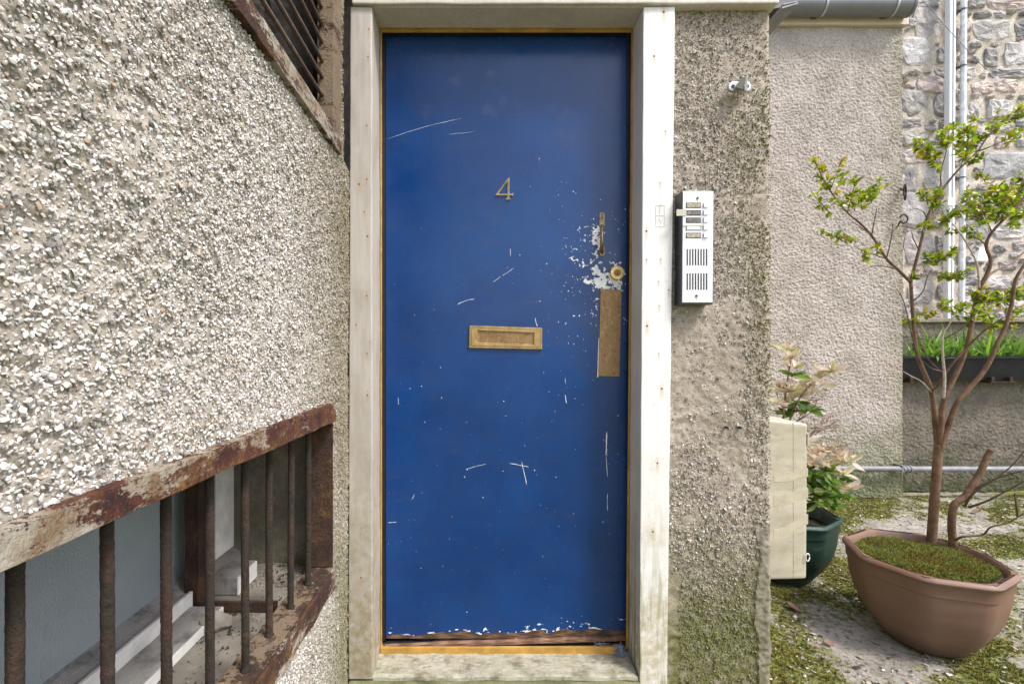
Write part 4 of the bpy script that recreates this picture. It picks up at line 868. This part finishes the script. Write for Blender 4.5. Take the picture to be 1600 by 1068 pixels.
n = 8500; a = rng.uniform(0, 6.283, n); r = .205 * np.sqrt(rng.random(n)); x = TC[0] + r * np.cos(a); y = TC[1] + r * np.sin(a)
k = fbm(np.c_[x, y, x * 0], 14, 3, 111) > .2; x, y = x[k], y[k]
rr_ = np.hypot(x - TC[0], y - TC[1]); mt2 = moss_tufts('moss_cushion', x, y, tzs + .002 + .013 * np.clip((.25 - rr_) / .12, 0, 1) + .008 * fbm(np.c_[x, y, x * 0], 20, 2, 112), rng.uniform(.004, .009, len(x)), tp, -.15)
GC = (1.49, 2.42)
gpot, gzs = pot('green_pot', 'dark green plastic pot half hidden behind the cream meter box', GC, R(35), .255, .145, .31, M_GREEN, soil=.07)

# ------------------------------------------------------------------ shrub in the terracotta pot
LEAF = []
for cup in (.15, .3, .05):
    prof = [(0, .03), (.2, .2), (.45, .29), (.7, .25), (.88, .13), (1, .01)]; V, Fc = [], []
    for t_, w in prof: V += [[-w, t_, cup * w + .12 * t_ * t_], [0, t_, .12 * t_ * t_ - .03], [w, t_, cup * w + .12 * t_ * t_]]
    for i in range(5):
        for j in (0, 1):
            q = 3 * i + j; Fc += [[q, q + 1, q + 4], [q, q + 4, q + 3]]
    LEAF.append((np.array(V) - [0, .02, 0], np.array(Fc)))
LANCE = [(v * np.array([.62, 1, 1.6]), f) for v, f in LEAF]
def leafmats(P, D, L, jit=.5):
    n = len(P); D = D + rng.normal(0, jit, (n, 3)); D /= np.linalg.norm(D, axis=1)[:, None]
    up = np.array([0, 0, 1.0]) + rng.normal(0, .55, (n, 3)) + np.array([0, -.45, 0]); X = np.cross(D, up); X /= np.linalg.norm(X, axis=1)[:, None]; N = np.cross(X, D)
    return mats4(np.stack([X, D, N], -1), L[:, None] * np.ones(3), P)

def smoothpath(pts, sub=5):
    out = []; n = len(pts)
    for i in range(n - 1):
        p0, p1, p2, p3 = pts[max(i - 1, 0)], pts[i], pts[i + 1], pts[min(i + 2, n - 1)]
        for k in range(sub):
            t = k / sub; out.append(.5 * ((2 * p1) + (p2 - p0) * t + (2 * p0 - 5 * p1 + 4 * p2 - p3) * t * t + (3 * p1 - p0 - 3 * p2 + p3) * t ** 3))
    return out + [pts[-1]]
sh = thing('potted_shrub', 'small multi-stemmed evergreen shrub growing in the terracotta pot', 'shrub', (1.93, 2.08, tzs))
def branch(name, lst, Y0, Y1, r0, r1, mat=M_BARK, par=sh, n=8, z0=None):
    m = len(lst); pts = [W(a, b, Y0 + (Y1 - Y0) * i / (m - 1)) for i, (a, b) in enumerate(lst)]
    if z0 is not None: pts[0].z = z0
    pts = smoothpath(pts); k = len(pts)
    return build(name, MB().tube(pts, [(r0 + (r1 - r0) * i / (k - 1)) * (1 + .06 * mnoise.noise(p * 40)) for i, p in enumerate(pts)], n), mat, par, smooth=True)
YQ = 2.03
branch('trunk', [(1455, 856), (1456, 840), (1460, 780), (1464, 730), (1467, 694)], YQ, YQ, .0178, .0155, n=12, z0=tzs - .02)
branch('branch', [(1466, 715), (1464, 685), (1462, 668), (1460, 645), (1455, 610), (1440, 572), (1432, 549), (1427, 500), (1423, 440)], YQ, YQ + .05, .0122, .0060)
branch('branch', [(1467, 715), (1469, 685), (1471, 668), (1472, 640), (1477, 618), (1490, 592), (1501, 568), (1511, 540), (1518, 507), (1521, 487), (1527, 465), (1534, 443)], YQ, YQ - .07, .0112, .0068)
branch('branch', [(1467, 715), (1472, 690), (1480, 671), (1487, 650), (1496, 629), (1514, 607), (1531, 588), (1546, 565), (1555, 544), (1570, 512), (1580, 479), (1585, 445), (1590, 430), (1602, 412)], YQ, YQ - .12, .0120, .005)
branch('branch', [(1423, 441), (1403, 421), (1385, 404), (1362, 368), (1342, 347), (1324, 332), (1298, 299), (1278, 262), (1270, 244)], YQ + .05, YQ + .02, .0065, .0018)
branch('branch', [(1423, 441), (1427, 425), (1436, 390), (1449, 340), (1464, 309), (1488, 276), (1508, 255), (1527, 237), (1544, 213), (1569, 190), (1602, 168)], YQ + .05, YQ - .05, .0065, .002)
branch('branch', [(1533, 444), (1541, 430), (1548, 408), (1541, 384), (1550, 363), (1578, 333), (1602, 310)], YQ - .07, YQ - .12, .0075, .004)
branch('branch', [(1534, 444), (1550, 426), (1580, 411), (1602, 392)], YQ - .07, YQ - .02, .0055, .003)
branch('branch', [(1530, 450), (1526, 411), (1506, 373), (1488, 349)], YQ - .07, YQ - .15, .004, .002, M_DEAD)
branch('branch', [(1455, 611), (1466, 600), (1484, 573), (1515, 538), (1540, 515), (1568, 496)], YQ + .02, YQ - .14, .0055, .003)
branch('branch', [(1474, 622), (1476, 590), (1473, 555), (1473, 525), (1482, 508), (1492, 492)], YQ - .03, YQ - .1, .0055, .002, M_DEAD)
branch('stump', [(1491, 862), (1489, 845), (1487, 825), (1488, 800), (1493, 786), (1506, 777), (1520, 758), (1533, 735), (1543, 712), (1549, 702)], 1.97, 1.93, .0150, .0108, n=10, z0=tzs - .02)
for lst in ([(1508, 790), (1516, 776), (1530, 763), (1552, 749), (1580, 728), (1602, 702)], [(1512, 770), (1545, 752), (1575, 741), (1602, 735)], [(1514, 792), (1540, 783), (1570, 768), (1602, 750)], [(1494, 843), (1504, 838), (1535, 835), (1548, 823), (1575, 816), (1602, 800)], [(1590, 806), (1588, 790), (1585, 770)]):
    branch('side_twig', lst, 1.95, 1.80, .0048, .0018, M_TWIG)
for lst in ([(1455, 612), (1440, 596), (1425, 588), (1411, 580)], [(1432, 549), (1424, 520), (1412, 470), (1400, 450)], [(1473, 580), (1455, 575), (1440, 562)], [(1470, 580), (1450, 560), (1436, 530), (1431, 515)], [(1473, 530), (1500, 515), (1520, 495)], [(1385, 404), (1360, 396), (1335, 385)], [(1400, 420), (1370, 415), (1340, 425)], [(1362, 368), (1366, 345), (1370, 325)], [(1362, 368), (1345, 355), (1330, 345)], [(1385, 404), (1392, 375), (1395, 350)], [(1436, 390), (1428, 375), (1424, 362)], [(1449, 345), (1442, 330), (1425, 325)], [(1541, 384), (1528, 372), (1515, 368)], [(1550, 363), (1540, 340), (1532, 318)], [(1578, 333), (1570, 320), (1562, 315)], [(1580, 480), (1565, 470), (1540, 475)], [(1427, 470), (1442, 455), (1449, 432), (1457, 420)], [(1449, 432), (1443, 415)], [(1464, 309), (1470, 290), (1470, 270), (1479, 234), (1484, 199)], [(1470, 270), (1460, 247), (1445, 240)], [(1508, 255), (1511, 232), (1516, 195)], [(1527, 237), (1550, 228), (1575, 217)], [(1535, 310), (1520, 305), (1500, 330)], [(1602, 330), (1590, 300), (1600, 280)]):
    branch('twig', lst, YQ + .01, YQ - .04, .0028, .0012, M_TWIG if random.random() < .75 else M_DEAD, n=6)
sprays = [  # x0,y0,x1,y1,count,spread
    (1278, 262, 1270, 246, 12, 5), (1298, 299, 1280, 268, 26, 8), (1318, 325, 1300, 300, 14, 9), (1296, 300, 1316, 248, 20, 5), (1300, 335, 1270, 305, 24, 8), (1324, 332, 1338, 280, 40, 9), (1345, 325, 1375, 288, 40, 8), (1335, 330, 1345, 305, 22, 9), (1362, 318, 1352, 300, 16, 8), (1310, 292, 1316, 275, 12, 6),
    (1325, 380, 1290, 362, 16, 5), (1340, 378, 1318, 365, 16, 6), (1345, 390, 1358, 405, 16, 6), (1370, 395, 1372, 385, 8, 4),
    (1462, 250, 1436, 222, 40, 8), (1470, 262, 1445, 238, 30, 8), (1478, 235, 1476, 205, 40, 9), (1484, 230, 1490, 200, 34, 9), (1508, 250, 1516, 195, 60, 10), (1500, 262, 1512, 225, 26, 9), (1525, 240, 1530, 205, 30, 8), (1544, 214, 1562, 180, 40, 9), (1565, 195, 1602, 168, 50, 9), (1570, 222, 1602, 196, 40, 8), (1510, 255, 1526, 246, 16, 5),
    (1450, 320, 1442, 300, 26, 7), (1455, 335, 1475, 305, 44, 10), (1458, 352, 1436, 354, 20, 5), (1470, 345, 1500, 330, 50, 12), (1480, 362, 1498, 364, 14, 5), (1508, 345, 1520, 300, 50, 11), (1530, 355, 1545, 300, 90, 15), (1555, 350, 1570, 298, 110, 16), (1580, 335, 1600, 285, 110, 14), (1510, 350, 1525, 365, 24, 9), (1575, 350, 1602, 335, 50, 10), (1540, 285, 1525, 272, 12, 5), (1600, 310, 1603, 270, 24, 8),
    (1440, 405, 1456, 405, 16, 6), (1457, 415, 1488, 392, 46, 8), (1462, 432, 1508, 428, 44, 6), (1424, 436, 1428, 430, 12, 5),
    (1514, 470, 1540, 460, 46, 9), (1540, 475, 1590, 456, 90, 9), (1520, 480, 1545, 490, 34, 9), (1585, 478, 1595, 480, 10, 5), (1570, 488, 1585, 486, 16, 5),
    (1432, 490, 1456, 490, 18, 6), (1465, 478, 1510, 478, 54, 8), (1485, 490, 1512, 500, 24, 8), (1412, 506, 1425, 500, 16, 5), (1530, 505, 1550, 515, 16, 7), (1540, 500, 1560, 510, 14, 6), (1560, 520, 1590, 505, 12, 8)]
P_, D_ = [], []
mb = MB()
for x0, y0, x1, y1, cnt, spd in sprays:
    Ys = YQ + rng.normal(-.03, .05); A, B = W(x0, y0, Ys), W(x1, y1, Ys + rng.normal(0, .03)); ax = (B - A).normalized(); s_ = spd * Ys / FPX
    mb.tube([A, (A + B) / 2 + Vector(rng.normal(0, .003, 3)), B], [.0016, .0013, .0009], 5)
    cnt = int(cnt * 1.9); nt = max(3, cnt // 6)
    for j in range(nt):
        t = (j + .5) / nt; base = A.lerp(B, t); side = Vector(rng.normal(0, 1, 3)); side = (side - ax * side.dot(ax)).normalized(); tip = base + (ax * .7 + side).normalized() * s_ * rng.uniform(.7, 1.7)
        mb.tube([base, tip], [.0010, .0007], 4); dd = (tip - base)
        for q in range(cnt // nt):
            u = rng.uniform(.1, 1.05); p = base + dd * u; sd_ = Vector(rng.normal(0, 1, 3)); d = dd.normalized() * .6 + (sd_ - dd.normalized() * sd_.dot(dd.normalized())).normalized()
            P_.append(p[:]); D_.append(d[:])
build('fine_twigs', mb, M_TWIG, sh)['kind'] = 'stuff'
P_, D_ = np.array(P_), np.array(D_); n = len(P_); L = rng.uniform(.016, .026, n); t = rng.random((n, 1)); u = rng.random((n, 1))
col = np.array([.13, .22, .014]) * (1 - t) + np.array([.48, .56, .04]) * t
col = np.where(u < .11, np.array([[.66, .46, .03]]) * (.6 + .5 * t), col); col = np.where((u > .11) & (u < .16), np.array([[.48, .33, .16]]), col); col = np.where(u > .9, col * .5, col)
split_scatter('leaf', 'foliage', LEAF, leafmats(P_, D_, L), rng.integers(0, 3, n), col, M_LEAF1, M_LEAF, sh, 300, True)

# ------------------------------------------------------------------ pale-leaved shrub in the green pot
ps = thing('pale_leaved_shrub', 'shrub with cream-pink young leaves growing in the green pot', 'shrub', (GC[0], GC[1], gzs))
YPi = 2.34; ros = []
def stem(lst, r0, r1, mat=M_REDTW, Y0=YPi, Y1=YPi, nm='stem'): branch(nm, lst, Y0, Y1, r0, r1, mat, ps, 6)
stem([(1222, 822), (1226, 740), (1224, 660), (1228, 610), (1236, 560)], .007, .003)
stem([(1224, 690), (1240, 640), (1262, 605), (1290, 585)], .005, .0022); stem([(1226, 640), (1215, 620), (1214, 600)], .004, .002)
stem([(1226, 800), (1250, 760), (1285, 740), (1310, 725)], .005, .002); stem([(1224, 812), (1255, 775), (1290, 775)], .004, .002); stem([(1228, 790), (1250, 740), (1280, 715)], .004, .002)
pinky = [(1236, 560), (1230, 548), (1242, 575), (1288, 584), (1300, 580), (1270, 590), (1255, 597), (1262, 605), (1282, 600), (1228, 612), (1220, 605), (1240, 610), (1252, 620), (1216, 630), (1232, 628), (1274, 712), (1290, 705), (1306, 712), (1322, 722), (1282, 722), (1298, 726), (1312, 760), (1326, 764), (1268, 700), (1318, 740), (1330, 720), (1260, 690), (1270, 725)]
greeny = [(1268, 742), (1280, 755), (1292, 748), (1304, 772), (1285, 775), (1272, 768), (1298, 790), (1316, 775), (1240, 585), (1246, 630), (1262, 640), (1230, 645), (1265, 755), (1300, 760), (1290, 735), (1310, 748), (1276, 785), (1258, 735)]
P_, D_, C_, L_ = [], [], [], []
for lst, cols, dz in ((pinky, [(.90, .74, .64), (.92, .86, .74), (.92, .84, .76), (.70, .70, .36)], .35), (greeny, [(.14, .27, .03), (.22, .38, .06), (.08, .17, .02), (.36, .46, .14)], -.15)):
    for a, b in lst:
        c = W(a, b, YPi + rng.normal(0, .05)); m = rng.integers(9, 14)
        for k in range(m):
            th = 6.283 * k / m + rng.normal(0, .2); D_.append((math.cos(th), math.sin(th), dz + rng.normal(0, .3))); P_.append(c[:]); C_.append(np.array(cols[rng.integers(0, 4)]) * rng.uniform(.8, 1.15)); L_.append(rng.uniform(.045, .078))
P_, D_, C_, L_ = map(np.array, (P_, D_, C_, L_))
split_scatter('leaf', 'foliage', LANCE, leafmats(P_, D_, L_, .2), rng.integers(0, 3, len(P_)), C_, M_PALE1, M_PALE, ps, 300, True)
mb = MB(); random.seed(5)
def twigtree(p, d, L, r, dep):
    q = p + d * L; m = (p + q) / 2 + Vector((random.gauss(0, 1), random.gauss(0, 1), random.gauss(0, 1))) * L * .08; mb.tube([p, m, q], [r, r * .85, r * .7], 4)
    if dep:
        for k in range(random.choice([2, 2, 3])):
            twigtree(p.lerp(q, random.uniform(.45, 1)), (d + Vector((random.gauss(0, .5), random.gauss(0, .35), random.gauss(.05, .45)))).normalized(), L * random.uniform(.55, .85), r * .68, dep - 1)
for a, b, dx, dz in [(1235, 700, 1, .5), (1240, 680, 1, .35), (1232, 670, .8, .6), (1245, 690, 1, .2), (1236, 650, .7, .5)]:
    twigtree(W(a, b, YPi + .05), Vector((dx, random.uniform(-.2, .2), dz)).normalized(), .115, .0036, 4)
build('bare_twigs', mb, M_REDTW, ps)['kind'] = 'stuff'

# ------------------------------------------------------------------ fallen leaves by the pots
lm = raw_mesh('fallen_leaf', LEAF[0][0] * np.array([1.2, 1, 2.2]), LEAF[0][1], None, True); lm.materials.append(simple('dead_leaf', (.22, .12, .08), .7, var=.35, nsc=60))
for i, (px, py, lab) in enumerate([(1252, 957, 'curled brown fallen leaf in front of the green pot'), (1345, 1040, 'brown fallen leaf in front of the terracotta pot'), (1517, 800, 'dark fallen leaf on the moss behind the terracotta pot'), (1300, 1010, 'small brown fallen leaf on the mossy floor left of the terracotta pot')]):
    Yg = FPX * ZC / (py - CY); q = W(px, py, Yg); o = bpy.data.objects.new('fallen_leaf', lm); COL.objects.link(o); k = (.06, .04, .055, .032)[i]
    zg = float(ground_z(np.array([q.x]), np.array([q.y]), moss_at(np.array([q.x]), np.array([q.y])))[0])
    o.location = (q.x, q.y, zg + .004); o.rotation_euler = (.1, .15, i * 1.9 + .6); o.scale = (k, k, k); tag(o, lab, 'leaf', 'fallen leaves on the courtyard floor')
